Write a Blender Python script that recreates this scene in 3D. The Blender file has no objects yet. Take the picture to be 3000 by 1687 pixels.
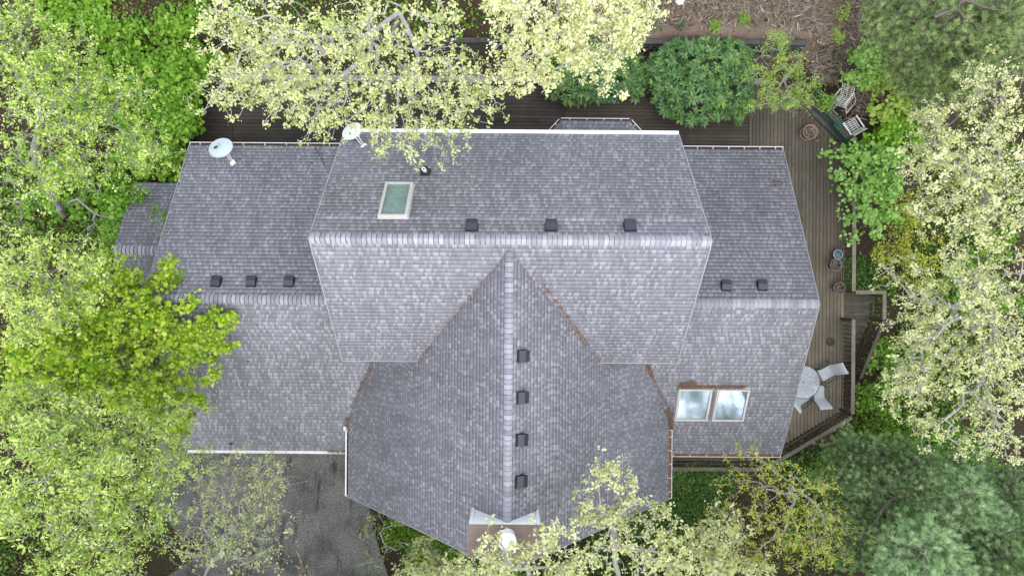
import bpy, math, random
import numpy as np
from mathutils import Vector, Matrix
R = math.radians
random.seed(7)
rng = np.random.default_rng(11)
S = bpy.context.scene
COL = S.collection

# ------------------------------------------------------------------ camera model
H = 26.7; F = 2001.0; ROLL = R(0.45)
CA, SA = math.cos(ROLL), math.sin(ROLL)
K = 3000.0 / 2576.0
def ray(px, py):
    u, v = px - 1500.0, 843.5 - py
    return ((u * CA - v * SA) / F, (u * SA + v * CA) / F)
def P(px, py, z):
    a, b = ray(px, py); d = H - z
    return np.array([a * d, b * d, z])
def Pd(x, y, z): return P(x * K, y * K, z)
def onplane(px, py, O, N, off=0.0):
    a, b = ray(px, py)
    d = np.array([a, b, -1.0]); o = np.array([0, 0, H])
    O = np.array(O) + np.array(N) * off
    t = np.dot(O - o, N) / np.dot(d, N)
    return o + d * t

# ------------------------------------------------------------------ object helpers
WL = {}
def _link(o, parent, loc):
    COL.objects.link(o); o.location = loc
    base = np.array(loc, float)
    if parent is not None:
        o.parent = parent; base = base + WL[parent.name]
    WL[o.name] = base
    return o
def tag(o, label=None, cat=None, group=None, kind=None):
    if label: o['label'] = label
    if cat: o['category'] = cat
    if group: o['group'] = group
    if kind: o['kind'] = kind
    return o
def thing(name, label, cat, loc=(0, 0, 0), group=None, rotz=0.0):
    o = bpy.data.objects.new(name, None); o.empty_display_size = 0.2
    _link(o, None, loc); o.rotation_euler = (0, 0, rotz)
    return tag(o, label, cat, group)
def npmesh(name, v, f, tint=None, uv=None, smooth=False):
    v = np.asarray(v, np.float32).reshape(-1, 3)
    me = bpy.data.meshes.new(name)
    if isinstance(f, np.ndarray):
        k = f.shape[1]; nf = len(f)
        me.vertices.add(len(v)); me.vertices.foreach_set('co', v.ravel())
        me.loops.add(nf * k); me.loops.foreach_set('vertex_index', f.astype(np.int32).ravel())
        me.polygons.add(nf)
        me.polygons.foreach_set('loop_start', np.arange(0, nf * k, k, dtype=np.int32))
        me.update(calc_edges=True)
    else:
        me.from_pydata([tuple(map(float, p)) for p in v], [], [tuple(q) for q in f])
        me.update()
    if tint is not None:
        a = me.attributes.new('tint', 'FLOAT', 'FACE'); a.data.foreach_set('value', np.asarray(tint, np.float32))
    if uv is not None:
        l = me.uv_layers.new(name='UVMap'); l.data.foreach_set('uv', np.asarray(uv, np.float32).ravel())
    if smooth:
        me.polygons.foreach_set('use_smooth', np.ones(len(me.polygons), bool))
    return me
def obj(name, mesh, mat, parent=None, world=True, loc=(0, 0, 0)):
    """mesh: (verts, faces[, tint[, uv]]) in world coordinates (or local to the parent)."""
    v, f = np.asarray(mesh[0], float).reshape(-1, 3), mesh[1]
    tint = mesh[2] if len(mesh) > 2 else None
    uv = mesh[3] if len(mesh) > 3 else None
    sm = mesh[4] if len(mesh) > 4 else False
    base = np.array(loc, float) + (WL[parent.name] if parent is not None else 0)
    if world: v = v - base
    o = bpy.data.objects.new(name, npmesh(name, v, f, tint, uv, sm))
    if isinstance(mat, (list, tuple)):
        for m in mat: o.data.materials.append(m)
    else: o.data.materials.append(mat)
    return _link(o, parent, loc)
def copy_tree(o, parent=None):
    c = o.copy(); COL.objects.link(c)
    if parent is not None: c.parent = parent
    for ch in list(o.children): copy_tree(ch, c)
    return c

class MB:
    def __init__(s): s.v = []; s.f = []; s.t = []
    def add(s, v, f, t=0.5):
        n = len(s.v); s.v += [tuple(map(float, p)) for p in v]
        for q in f: s.f.append(tuple(i + n for i in q)); s.t.append(t)
        return s
    def box(s, c, d, rz=0.0, t=0.5, M=None):
        x, y, z = d[0] / 2, d[1] / 2, d[2] / 2
        vs = [(-x, -y, -z), (x, -y, -z), (x, y, -z), (-x, y, -z), (-x, -y, z), (x, -y, z), (x, y, z), (-x, y, z)]
        if M is not None: vs = [M @ Vector(p) for p in vs]; vs = [(p[0] + c[0], p[1] + c[1], p[2] + c[2]) for p in vs]
        else:
            ca, sa = math.cos(rz), math.sin(rz)
            vs = [(c[0] + p[0] * ca - p[1] * sa, c[1] + p[0] * sa + p[1] * ca, c[2] + p[2]) for p in vs]
        return s.add(vs, [(3, 2, 1, 0), (4, 5, 6, 7), (0, 1, 5, 4), (1, 2, 6, 5), (2, 3, 7, 6), (3, 0, 4, 7)], t)
    def bar(s, a, b, w, h, up=(0, 0, 1), t=0.5):
        a, b = Vector(a), Vector(b); d = b - a; L = d.length
        x = d.normalized(); y = Vector(up).cross(x)
        if y.length < 1e-4: y = Vector((0, 1, 0)).cross(x)
        y.normalize(); z = x.cross(y)
        M = Matrix((x, y, z)).transposed()
        return s.box((a + b) / 2, (L, w, h), M=M, t=t)
    def tube(s, pts, r, n=8, t=0.5, cap=True):
        pts = [Vector(p) for p in pts]; m = len(pts)
        rs = r if isinstance(r, (list, tuple)) else [r] * m
        vs = []; prev = None
        for i, p in enumerate(pts):
            d = (pts[min(i + 1, m - 1)] - pts[max(i - 1, 0)]).normalized()
            ref = Vector((0, 0, 1)) if abs(d.z) < 0.9 else Vector((1, 0, 0))
            if prev is not None: ref = prev
            y = (ref - d * ref.dot(d)).normalized(); prev = y; z = d.cross(y)
            for k in range(n):
                a = 2 * math.pi * k / n
                vs.append(p + (y * math.cos(a) + z * math.sin(a)) * rs[i])
        fs = [(i * n + k, i * n + (k + 1) % n, (i + 1) * n + (k + 1) % n, (i + 1) * n + k) for i in range(m - 1) for k in range(n)]
        if cap: fs += [tuple(range(n))[::-1], tuple(range((m - 1) * n, m * n))]
        return s.add(vs, fs, t)
    def lathe(s, prof, c=(0, 0, 0), n=28, t=0.5):
        vs = []
        for r, z in prof:
            for k in range(n):
                a = 2 * math.pi * k / n
                vs.append((c[0] + r * math.cos(a), c[1] + r * math.sin(a), c[2] + z))
        m = len(prof)
        fs = [(i * n + k, i * n + (k + 1) % n, (i + 1) * n + (k + 1) % n, (i + 1) * n + k) for i in range(m - 1) for k in range(n)]
        if prof[0][0] > 1e-5: fs.append(tuple(range(n))[::-1])
        if prof[-1][0] > 1e-5: fs.append(tuple(range((m - 1) * n, m * n)))
        return s.add(vs, fs, t)
    def prism(s, poly, z0, z1, t=0.5):
        n = len(poly)
        vs = [(p[0], p[1], z0) for p in poly] + [(p[0], p[1], z1) for p in poly]
        return s.add(vs, [tuple(range(n))[::-1], tuple(range(n, 2 * n))] + [(i, (i + 1) % n, n + (i + 1) % n, n + i) for i in range(n)], t)
    def mesh(s, smooth=False): return (s.v, s.f, s.t, None, smooth)

# ------------------------------------------------------------------ materials
def newmat(name):
    m = bpy.data.materials.new(name); m.use_nodes = True
    nt = m.node_tree; nt.nodes.clear()
    out = nt.nodes.new('ShaderNodeOutputMaterial')
    return m, nt, out
def nd(nt, t, **kw):
    n = nt.nodes.new('ShaderNode' + t)
    for k, v in kw.items():
        if k.startswith('i_'):
            key = k[2:]
            key = int(key) if key.isdigit() else key.replace('_', ' ')
            n.inputs[key].default_value = v
        else: setattr(n, k, v)
    return n
def math_(nt, op, a, b=None, c=None):
    n = nt.nodes.new('ShaderNodeMath'); n.operation = op
    for i, x in enumerate((a, b, c)):
        if x is None: continue
        if isinstance(x, (int, float)): n.inputs[i].default_value = x
        else: nt.links.new(x, n.inputs[i])
    return n.outputs[0]
def ramp(nt, fac, stops, interp='LINEAR'):
    n = nt.nodes.new('ShaderNodeValToRGB'); cr = n.color_ramp; cr.interpolation = interp
    while len(cr.elements) < len(stops): cr.elements.new(0.5)
    for e, (p, c) in zip(cr.elements, stops):
        e.position = p; e.color = (c[0], c[1], c[2], 1) if not isinstance(c, (int, float)) else (c, c, c, 1)
    nt.links.new(fac, n.inputs[0]); return n.outputs[0]
def mixc(nt, fac, a, b, mode='MIX'):
    n = nt.nodes.new('ShaderNodeMix'); n.data_type = 'RGBA'; n.blend_type = mode
    for i, x in ((0, fac), (6, a), (7, b)):
        if isinstance(x, (int, float)): n.inputs[i].default_value = x
        elif isinstance(x, tuple): n.inputs[i].default_value = (*x[:3], 1)
        else: nt.links.new(x, n.inputs[i])
    return n.outputs[2]
def noise(nt, scale, detail=4, rough=0.6, vec=None, dist=0.0):
    n = nd(nt, 'TexNoise'); n.inputs['Scale'].default_value = scale; n.inputs['Detail'].default_value = detail
    n.inputs['Roughness'].default_value = rough; n.inputs['Distortion'].default_value = dist
    if vec is not None: nt.links.new(vec, n.inputs['Vector'])
    return n.outputs['Fac']
def objco(nt, scale=None):
    # position in the scene (no parent carries a scale), so a texture stays fixed to the surface it lies on
    g = nd(nt, 'NewGeometry').outputs['Position']
    if scale:
        m = nd(nt, 'Mapping'); m.inputs['Scale'].default_value = scale
        nt.links.new(g, m.inputs['Vector']); return m.outputs[0]
    return g
def princ(nt, out, col, rough=0.7, metal=0.0, spec=0.3, bump=None, bstr=0.3, bdist=0.01):
    b = nd(nt, 'BsdfPrincipled')
    if isinstance(col, tuple): b.inputs['Base Color'].default_value = (*col[:3], 1)
    else: nt.links.new(col, b.inputs['Base Color'])
    b.inputs['Roughness'].default_value = rough; b.inputs['Metallic'].default_value = metal
    b.inputs['Specular IOR Level'].default_value = spec
    if bump is not None:
        bn = nd(nt, 'Bump'); bn.inputs['Strength'].default_value = bstr; bn.inputs['Distance'].default_value = bdist
        nt.links.new(bump, bn.inputs['Height']); nt.links.new(bn.outputs[0], b.inputs['Normal'])
    nt.links.new(b.outputs[0], out.inputs[0]); return b
def attr(nt, name='tint'):
    a = nd(nt, 'Attribute'); a.attribute_name = name; return a.outputs['Fac']

def m_plain(name, col, rough=0.6, metal=0.0, spec=0.3, var=0.15, scale=6.0, dirt=None):
    m, nt, out = newmat(name); co = objco(nt)
    n = noise(nt, scale, 5, 0.65, co)
    c = mixc(nt, ramp(nt, n, [(0.3, 0.0), (0.7, 1.0)]), tuple(x * (1 - var) for x in col), tuple(min(1, x * (1 + var)) for x in col))
    if dirt:
        n2 = noise(nt, scale * 2.3, 6, 0.7, co)
        c = mixc(nt, ramp(nt, n2, [(0.55, 0.0), (0.72, 0.75)]), c, dirt)
    princ(nt, out, c, rough, metal, spec); return m

EXPO = 0.15
def m_shingle(name, tone=1.0, moss=0.0):
    m, nt, out = newmat(name)
    uv = nd(nt, 'UVMap'); uv.uv_map = 'UVMap'
    sp = nd(nt, 'SeparateXYZ'); nt.links.new(uv.outputs[0], sp.inputs[0])
    u, v = sp.outputs[0], sp.outputs[1]
    vc = math_(nt, 'DIVIDE', v, EXPO); row = math_(nt, 'FLOOR', vc); fv = math_(nt, 'FRACT', vc)
    wn = nd(nt, 'TexWhiteNoise', noise_dimensions='1D'); nt.links.new(row, wn.inputs['W'])
    w0 = math_(nt, 'MULTIPLY_ADD', wn.outputs['Value'], 517.0, math_(nt, 'DIVIDE', u, 0.100))
    # tab edges lean a little and are unevenly spaced
    w1 = math_(nt, 'ADD', w0, math_(nt, 'MULTIPLY', math_(nt, 'SINE', math_(nt, 'MULTIPLY', w0, 2.3)), 0.30))
    w = math_(nt, 'ADD', w1, math_(nt, 'MULTIPLY', fv, math_(nt, 'MULTIPLY_ADD', wn.outputs['Value'], 0.5, -0.25)))
    idx = math_(nt, 'FLOOR', w); fw_ = math_(nt, 'FRACT', w)
    par = math_(nt, 'MODULO', math_(nt, 'ABSOLUTE', idx), 2.0)
    w2 = nd(nt, 'TexWhiteNoise', noise_dimensions='1D'); nt.links.new(math_(nt, 'ADD', idx, 0.37), w2.inputs['W'])
    sc = nd(nt, 'SeparateColor'); nt.links.new(w2.outputs['Color'], sc.inputs[0])
    tabv = math_(nt, 'MULTIPLY_ADD', par, 0.42, math_(nt, 'MULTIPLY', sc.outputs[0], 0.58))
    T = tone
    base = ramp(nt, tabv, [(0.0, (0.192 * T, 0.188 * T, 0.215 * T)), (0.40, (0.216 * T, 0.212 * T, 0.242 * T)), (0.60, (0.246 * T, 0.241 * T, 0.274 * T)),
                           (0.78, (0.300 * T, 0.294 * T, 0.329 * T)), (1.0, (0.350 * T, 0.343 * T, 0.382 * T))])
    # a few warm, brownish tabs
    base = mixc(nt, ramp(nt, sc.outputs[1], [(0.86, 0.0), (0.95, 0.25)]), base, (0.252 * T, 0.226 * T, 0.235 * T))
    co = objco(nt)
    gran = noise(nt, 95.0, 3, 0.7, co)
    base = mixc(nt, 1.0, base, ramp(nt, gran, [(0.25, 0.86), (0.75, 1.13)]), 'MULTIPLY')
    patch = noise(nt, 0.55, 4, 0.55, co, 0.6)
    base = mixc(nt, 1.0, base, ramp(nt, patch, [(0.3, 0.86), (0.68, 1.07)]), 'MULTIPLY')
    mp = nd(nt, 'Mapping'); mp.inputs['Scale'].default_value = (2.6, 0.22, 1); nt.links.new(uv.outputs[0], mp.inputs['Vector'])
    base = mixc(nt, 1.0, base, ramp(nt, noise(nt, 1.0, 5, 0.65, mp.outputs[0]), [(0.33, 0.89), (0.62, 1.05)]), 'MULTIPLY')     # run-off streaks
    # cut edges of the tabs; each course's dark butt line, shadow painted in
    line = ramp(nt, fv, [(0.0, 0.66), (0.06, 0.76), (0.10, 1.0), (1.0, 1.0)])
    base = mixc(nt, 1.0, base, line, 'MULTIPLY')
    edge = ramp(nt, fw_, [(0.0, 0.84), (0.07, 1.0)])
    base = mixc(nt, 1.0, base, edge, 'MULTIPLY')
    if moss > 0:
        ms = noise(nt, 9.0, 6, 0.7, co)
        k = math_(nt, 'MULTIPLY', ramp(nt, ms, [(0.62, 0.0), (0.70, 1.0)]), ramp(nt, fv, [(0.0, 1.0), (0.35, 0.0)]))
        base = mixc(nt, math_(nt, 'MULTIPLY', k, moss), base, (0.035, 0.035, 0.022))
    hgt = math_(nt, 'ADD', math_(nt, 'MULTIPLY', tabv, 0.6), math_(nt, 'MULTIPLY', gran, 0.25))
    princ(nt, out, base, 0.93, 0, 0.15, hgt, 0.35, 0.006)
    return m
def m_cap(name):
    m, nt, out = newmat(name); t = attr(nt); co = objco(nt)
    c = ramp(nt, t, [(0.0, (0.105, 0.104, 0.121)), (0.08, (0.147, 0.145, 0.165)), (0.12, (0.215, 0.211, 0.242)), (0.5, (0.278, 0.273, 0.309)), (1.0, (0.378, 0.372, 0.409))])
    g = noise(nt, 95.0, 3, 0.7, co)
    c = mixc(nt, 1.0, c, ramp(nt, g, [(0.25, 0.8), (0.75, 1.18)]), 'MULTIPLY')
    princ(nt, out, c, 0.93, 0, 0.15, g, 0.2, 0.004); return m
def m_wood(name, a, b, grain=(1, 18, 6), rough=0.85, worn=None, green=0.0):  # worn: tint toward the front, for wear and for painted light
    m, nt, out = newmat(name); t = attr(nt)
    n = noise(nt, 1.6, 6, 0.7, objco(nt, grain), 0.4)
    c = mixc(nt, ramp(nt, n, [(0.28, 0.0), (0.72, 1.0)]), a, b)
    c = mixc(nt, 1.0, c, ramp(nt, t, [(0.0, 0.84), (1.0, 1.13)]), 'MULTIPLY')
    n2 = noise(nt, 0.9, 5, 0.6, objco(nt))
    c = mixc(nt, 1.0, c, ramp(nt, n2, [(0.3, 0.72), (0.7, 1.18)]), 'MULTIPLY')
    if worn:  # paler toward the front: wear, plus stronger light painted into the colour
        sp = nd(nt, 'SeparateXYZ'); nt.links.new(objco(nt), sp.inputs[0])
        k = ramp(nt, math_(nt, 'MULTIPLY_ADD', math_(nt, 'ADD', sp.outputs[1], math_(nt, 'MULTIPLY_ADD', n2, 4.0, -2.0)), -0.11, 0.45), [(0.0, 0.0), (1.0, 1.0)])
        c = mixc(nt, k, c, mixc(nt, 1.0, c, worn, 'MULTIPLY'))
    if green:
        n3 = noise(nt, 0.5, 4, 0.6, objco(nt))
        c = mixc(nt, math_(nt, 'MULTIPLY', ramp(nt, n3, [(0.4, 0.0), (0.65, 1.0)]), green), c, (a[0] * 0.9, a[1] * 1.05, a[2] * 0.75))
    princ(nt, out, c, rough, 0, 0.25, n, 0.3, 0.004); return m
def m_leaf(name, cols, trans=0.35, rough=0.5, spec=0.3):
    m, nt, out = newmat(name); t = attr(nt)
    c = ramp(nt, t, [(i / (len(cols) - 1), cc) for i, cc in enumerate(cols)])
    b = nd(nt, 'BsdfPrincipled'); nt.links.new(c, b.inputs['Base Color'])
    b.inputs['Roughness'].default_value = rough; b.inputs['Specular IOR Level'].default_value = spec
    tr = nd(nt, 'BsdfTranslucent'); nt.links.new(c, tr.inputs[0])
    mx = nd(nt, 'MixShader'); mx.inputs[0].default_value = trans
    nt.links.new(b.outputs[0], mx.inputs[1]); nt.links.new(tr.outputs[0], mx.inputs[2])
    nt.links.new(mx.outputs[0], out.inputs[0]); return m
def m_bark(name, a, b, scale=14):
    m, nt, out = newmat(name); co = objco(nt)
    n = noise(nt, scale, 6, 0.75, co); n2 = noise(nt, 2.2, 4, 0.6, co)
    c = mixc(nt, ramp(nt, n, [(0.3, 0.0), (0.7, 1.0)]), a, b)
    c = mixc(nt, ramp(nt, n2, [(0.45, 0.0), (0.7, 0.5)]), c, tuple(x * 0.55 for x in a))
    princ(nt, out, c, 0.9, 0, 0.15, n, 0.5, 0.01); return m
def m_glass(name, tint, gl=0.3, smear=(0.5, 0.6, 0.62), sm=0.25):
    m, nt, out = newmat(name)
    tr = nd(nt, 'BsdfTransparent'); tr.inputs[0].default_value = (*tint, 1)
    g = nd(nt, 'BsdfGlossy'); g.inputs['Roughness'].default_value = 0.09; g.inputs[0].default_value = (0.74, 0.80, 0.86, 1)
    d = nd(nt, 'BsdfDiffuse'); d.inputs[0].default_value = (*smear, 1)
    n = noise(nt, 4.0, 6, 0.7, objco(nt))
    m1 = nd(nt, 'MixShader'); m1.inputs[0].default_value = gl
    nt.links.new(tr.outputs[0], m1.inputs[1]); nt.links.new(g.outputs[0], m1.inputs[2])
    m2 = nd(nt, 'MixShader'); nt.links.new(ramp(nt, n, [(0.35, 0.0), (0.8, sm)]), m2.inputs[0])
    nt.links.new(m1.outputs[0], m2.inputs[1]); nt.links.new(d.outputs[0], m2.inputs[2])
    nt.links.new(m2.outputs[0], out.inputs[0]); return m
def m_ground(name):
    m, nt, out = newmat(name); co = objco(nt)
    n1 = noise(nt, 22.0, 8, 0.75, co); n2 = noise(nt, 0.7, 5, 0.6, co); n3 = noise(nt, 70.0, 4, 0.7, co)
    c = ramp(nt, n1, [(0.28, (0.016, 0.012, 0.009)), (0.5, (0.045, 0.032, 0.024)), (0.62, (0.09, 0.062, 0.045)), (0.78, (0.18, 0.13, 0.095))])
    c = mixc(nt, ramp(nt, n2, [(0.48, 0.0), (0.66, 0.55)]), c, (0.045, 0.062, 0.02))
    # the dry bank of grass above the timber wall
    sp = nd(nt, 'SeparateXYZ'); nt.links.new(co, sp.inputs[0])
    yb = math_(nt, 'ADD', sp.outputs[1], math_(nt, 'MULTIPLY_ADD', n2, 3.0, -1.5))
    xm = math_(nt, 'ADD', sp.outputs[0], math_(nt, 'MULTIPLY_ADD', n2, 6.0, -3.0))
    k = math_(nt, 'MULTIPLY', ramp(nt, math_(nt, 'MULTIPLY_ADD', yb, 0.5, -4.3), [(0.0, 0.0), (1.0, 0.85)]),
              ramp(nt, math_(nt, 'MULTIPLY_ADD', xm, 0.5, -0.5), [(0.0, 0.0), (1.0, 1.0)]))
    dry = ramp(nt, n1, [(0.25, (0.12, 0.083, 0.064)), (0.5, (0.27, 0.20, 0.16)), (0.75, (0.42, 0.335, 0.285))])
    c = mixc(nt, k, c, dry)
    princ(nt, out, c, 0.95, 0, 0.1, n1, 0.7, 0.03); return m
def m_asphalt(name):
    m, nt, out = newmat(name); co = objco(nt)
    n1 = noise(nt, 17.0, 8, 0.9, co); n2 = noise(nt, 0.9, 6, 0.62, co, 0.25); n3 = noise(nt, 1.5, 7, 0.7, objco(nt, (1.9, 0.4, 1)), 0.3)
    c = ramp(nt, n1, [(0.36, (0.034, 0.033, 0.033)), (0.46, (0.115, 0.11, 0.106)), (0.54, (0.21, 0.20, 0.19)), (0.63, (0.42, 0.40, 0.385))])
    c = mixc(nt, 1.0, c, ramp(nt, n2, [(0.32, 0.5), (0.6, 1.05)]), 'MULTIPLY')
    c = mixc(nt, ramp(nt, n3, [(0.54, 0.0), (0.66, 0.75)]), c, (0.028, 0.028, 0.031))
    princ(nt, out, c, 0.93, 0, 0.2, n1, 0.6, 0.01); return m
def m_siding(name, col):
    m, nt, out = newmat(name); co = objco(nt)
    sp = nd(nt, 'SeparateXYZ'); nt.links.new(co, sp.inputs[0])
    f = math_(nt, 'FRACT', math_(nt, 'DIVIDE', sp.outputs[2], 0.115))
    n = noise(nt, 5.0, 6, 0.7, objco(nt, (1, 1, 4)))
    c = mixc(nt, ramp(nt, n, [(0.5, 0.0), (0.75, 0.5)]), col, tuple(x * 0.55 for x in col))
    c = mixc(nt, 1.0, c, ramp(nt, f, [(0.0, 0.4), (0.1, 1.0)]), 'MULTIPLY')
    princ(nt, out, c, 0.7, 0, 0.3, f, 0.6, 0.02); return m
def m_paint(name, stops):
    m, nt, out = newmat(name); co = objco(nt)
    n = noise(nt, 16.0, 5, 0.7, co); n2 = noise(nt, 3.0, 2, 0.5, co)
    c = ramp(nt, n2, stops)
    b = nd(nt, 'BsdfPrincipled'); nt.links.new(c, b.inputs['Base Color']); b.inputs['Roughness'].default_value = 0.8
    tr = nd(nt, 'BsdfTransparent'); mx = nd(nt, 'MixShader')
    nt.links.new(ramp(nt, n, [(0.42, 0.0), (0.50, 0.95)]), mx.inputs[0])
    nt.links.new(tr.outputs[0], mx.inputs[1]); nt.links.new(b.outputs[0], mx.inputs[2]); nt.links.new(mx.outputs[0], out.inputs[0])
    return m

M = {}
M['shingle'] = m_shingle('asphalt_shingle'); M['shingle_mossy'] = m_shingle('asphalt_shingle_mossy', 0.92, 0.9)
M['shingle_shaded'] = m_shingle('asphalt_shingle_shaded', 0.8, 0.6)  # porch and bay copy: shade put into a darker tone, plus moss
M['cap'] = m_cap('ridge_shingle')
M['white'] = m_plain('white_painted_metal', (0.74, 0.73, 0.72), 0.45, 0, 0.4, 0.06, 3.0, (0.42, 0.37, 0.33))
M['fascia'] = m_plain('grey_fascia', (0.24, 0.235, 0.23), 0.6, 0, 0.3, 0.06, 3.0)
M['trim'] = m_plain('grey_rake_trim', (0.31, 0.31, 0.32), 0.6, 0, 0.3, 0.1, 3.0)
M['siding'] = m_siding('grey_brown_siding', (0.13, 0.12, 0.11)); M['siding_white'] = m_siding('white_chimney_siding', (0.84, 0.86, 0.86))
M['vent'] = m_plain('dark_vent_metal', (0.020, 0.024, 0.033), 0.45, 0.0, 0.5, 0.15, 5.0)
M['black'] = m_plain('black_rubber', (0.018, 0.019, 0.024), 0.6)
M['hole'] = m_plain('dark_inside', (0.006, 0.006, 0.006), 0.9)
M['pvc'] = m_plain('white_plastic', (0.82, 0.82, 0.82), 0.4, 0, 0.4, 0.04)
M['dish'] = m_plain('pale_dish_paint', (0.56, 0.65, 0.71), 0.4, 0, 0.4, 0.05, 5.0)
M['dish_white'] = m_plain('white_dish_paint', (0.66, 0.71, 0.74), 0.4, 0, 0.4, 0.06, 5.0, (0.45, 0.47, 0.46))
M['mark'] = m_plain('blue_grey_mark', (0.06, 0.09, 0.13), 0.5); M['mark2'] = m_plain('faint_grey_mark', (0.36, 0.42, 0.46), 0.5)
M['arm'] = m_plain('grey_dish_arm', (0.60, 0.60, 0.64), 0.45, 0.0, 0.4, 0.06)
M['flue'] = m_plain('rusty_chimney_cover', (0.19, 0.145, 0.125), 0.6, 0.2, 0.3, 0.22, 1.7, (0.24, 0.10, 0.075))
M['frame'] = m_plain('skylight_frame', (0.50, 0.475, 0.455), 0.5, 0, 0.4, 0.07, 7.0, (0.28, 0.24, 0.21))
M['shaft'] = m_plain('skylight_shaft', (0.46, 0.53, 0.53), 0.7, 0, 0.2, 0.05, 2.0)
M['floor_in'] = m_plain('room_floor', (0.055, 0.085, 0.09), 0.7, 0, 0.2, 0.3, 2.0)
M['glass_teal'] = m_glass('teal_glass', (0.84, 0.93, 0.94), 0.14, (0.40, 0.47, 0.49), 0.3)
M['glass_blue'] = m_glass('pale_glass', (0.78, 0.86, 0.93), 0.24, (0.33, 0.37, 0.42), 0.2)
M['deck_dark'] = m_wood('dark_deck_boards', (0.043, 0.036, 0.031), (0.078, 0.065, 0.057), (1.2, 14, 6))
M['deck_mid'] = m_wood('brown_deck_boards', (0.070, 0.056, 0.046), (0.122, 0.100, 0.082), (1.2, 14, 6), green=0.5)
M['deck_side'] = m_wood('weathered_deck_boards', (0.092, 0.077, 0.062), (0.151, 0.129, 0.103), (14, 1.2, 6), worn=(2.3, 2.2, 2.0), green=0.3)  # front end lightened for wear and for the brighter light there
M['rail'] = m_wood('weathered_rail_wood', (0.138, 0.122, 0.092), (0.233, 0.208, 0.161), (3, 3, 6), green=0.4)
M['rail_dark'] = m_wood('dark_rail_wood', (0.066, 0.059, 0.046), (0.122, 0.108, 0.086), (3, 3, 6), green=0.4)
M['timber'] = m_wood('old_wall_timber', (0.045, 0.042, 0.042), (0.115, 0.108, 0.105), (1.2, 14, 14))
M['timber_pale'] = m_wood('pale_timber', (0.20, 0.195, 0.185), (0.36, 0.35, 0.335), (3, 6, 6))
M['terra'] = m_plain('terracotta', (0.33, 0.205, 0.16), 0.8, 0, 0.2, 0.18, 6, (0.36, 0.31, 0.28))
M['pot_grey'] = m_plain('grey_brown_pot', (0.23, 0.205, 0.185), 0.8, 0, 0.2, 0.18, 6)
M['glaze'] = m_plain('pale_blue_glaze', (0.50, 0.56, 0.60), 0.25, 0, 0.5, 0.15, 5)
M['glaze_in'] = m_plain('teal_glaze', (0.09, 0.145, 0.165), 0.15, 0, 0.6, 0.3, 5)
M['soil'] = m_plain('dry_soil', (0.095, 0.062, 0.05), 0.95, 0, 0.1, 0.6, 22, (0.23, 0.17, 0.14))
M['drystem'] = m_plain('dry_stems', (0.40, 0.36, 0.31), 0.9, 0, 0.1, 0.25, 8)
M['green_box'] = m_plain('green_plastic', (0.012, 0.11, 0.075), 0.45, 0, 0.4, 0.25, 5)
M['whitewire'] = m_plain('white_tube', (0.805, 0.793, 0.764), 0.45, 0, 0.4, 0.08, 8, (0.517, 0.483, 0.433))
M['stone'] = m_plain('grey_concrete', (0.29, 0.28, 0.275), 0.9, 0, 0.2, 0.2, 14)
M['pale_rock'] = m_plain('white_stone', (0.72, 0.72, 0.74), 0.8, 0, 0.2, 0.08, 9)
M['sling'] = m_plain('white_sling_fabric', (0.50, 0.52, 0.54), 0.75, 0, 0.2, 0.07, 3, (0.42, 0.40, 0.34))
M['chairframe'] = m_plain('dark_chair_frame', (0.05, 0.05, 0.055), 0.5, 0.3, 0.4, 0.2)
M['tabletop'] = m_glass('table_glass', (0.72, 0.75, 0.78), 0.10, (0.26, 0.27, 0.29), 0.35)
M['saucer'] = m_plain('dark_saucer', (0.075, 0.055, 0.045), 0.85, 0, 0.2, 0.2, 9)
M['ground'] = m_ground('leaf_littered_ground'); M['asphalt'] = m_asphalt('old_asphalt')
M['paint'] = m_paint('worn_cream_paint', [(0.3, (0.44, 0.42, 0.35)), (0.60, (0.42, 0.39, 0.31)), (0.72, (0.30, 0.18, 0.11))])
M['paint_o'] = m_paint('worn_orange_paint', [(0.35, (0.34, 0.20, 0.12)), (0.65, (0.30, 0.14, 0.09))])
M['bark'] = m_bark('pale_oak_bark', (0.25, 0.235, 0.225), (0.46, 0.44, 0.43))
M['bark_grey'] = m_bark('grey_oak_bark', (0.17, 0.16, 0.148), (0.33, 0.315, 0.30))
M['bark_dark'] = m_bark('brown_bark', (0.08, 0.066, 0.055), (0.185, 0.155, 0.135))
M['oak_cream'] = m_leaf('cream_oak_leaf', [(0.36, 0.40, 0.12), (0.52, 0.56, 0.22), (0.66, 0.67, 0.33), (0.76, 0.75, 0.46)], 0.3)
M['oak_pale'] = m_leaf('pale_oak_leaf', [(0.24, 0.31, 0.075), (0.42, 0.49, 0.155), (0.57, 0.61, 0.25), (0.70, 0.70, 0.38)], 0.3)
M['oak_green'] = m_leaf('yellow_green_oak_leaf', [(0.15, 0.28, 0.025), (0.31, 0.47, 0.065), (0.48, 0.62, 0.125), (0.64, 0.72, 0.25)], 0.3)
M['maple'] = m_leaf('bright_maple_leaf', [(0.12, 0.25, 0.010), (0.28, 0.46, 0.020), (0.46, 0.62, 0.045), (0.62, 0.71, 0.13)], 0.35)
M['knot'] = m_leaf('fresh_green_leaf', [(0.085, 0.22, 0.010), (0.165, 0.35, 0.022), (0.26, 0.46, 0.045), (0.39, 0.58, 0.09)], 0.35)
M['hazel'] = m_leaf('mid_green_leaf', [(0.17, 0.31, 0.03), (0.29, 0.46, 0.055), (0.41, 0.57, 0.10), (0.50, 0.60, 0.15)], 0.35)
M['knot_pale'] = m_leaf('soft_green_leaf', [(0.12, 0.28, 0.035), (0.21, 0.41, 0.065), (0.31, 0.52, 0.12), (0.42, 0.60, 0.20)], 0.35)
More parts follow.
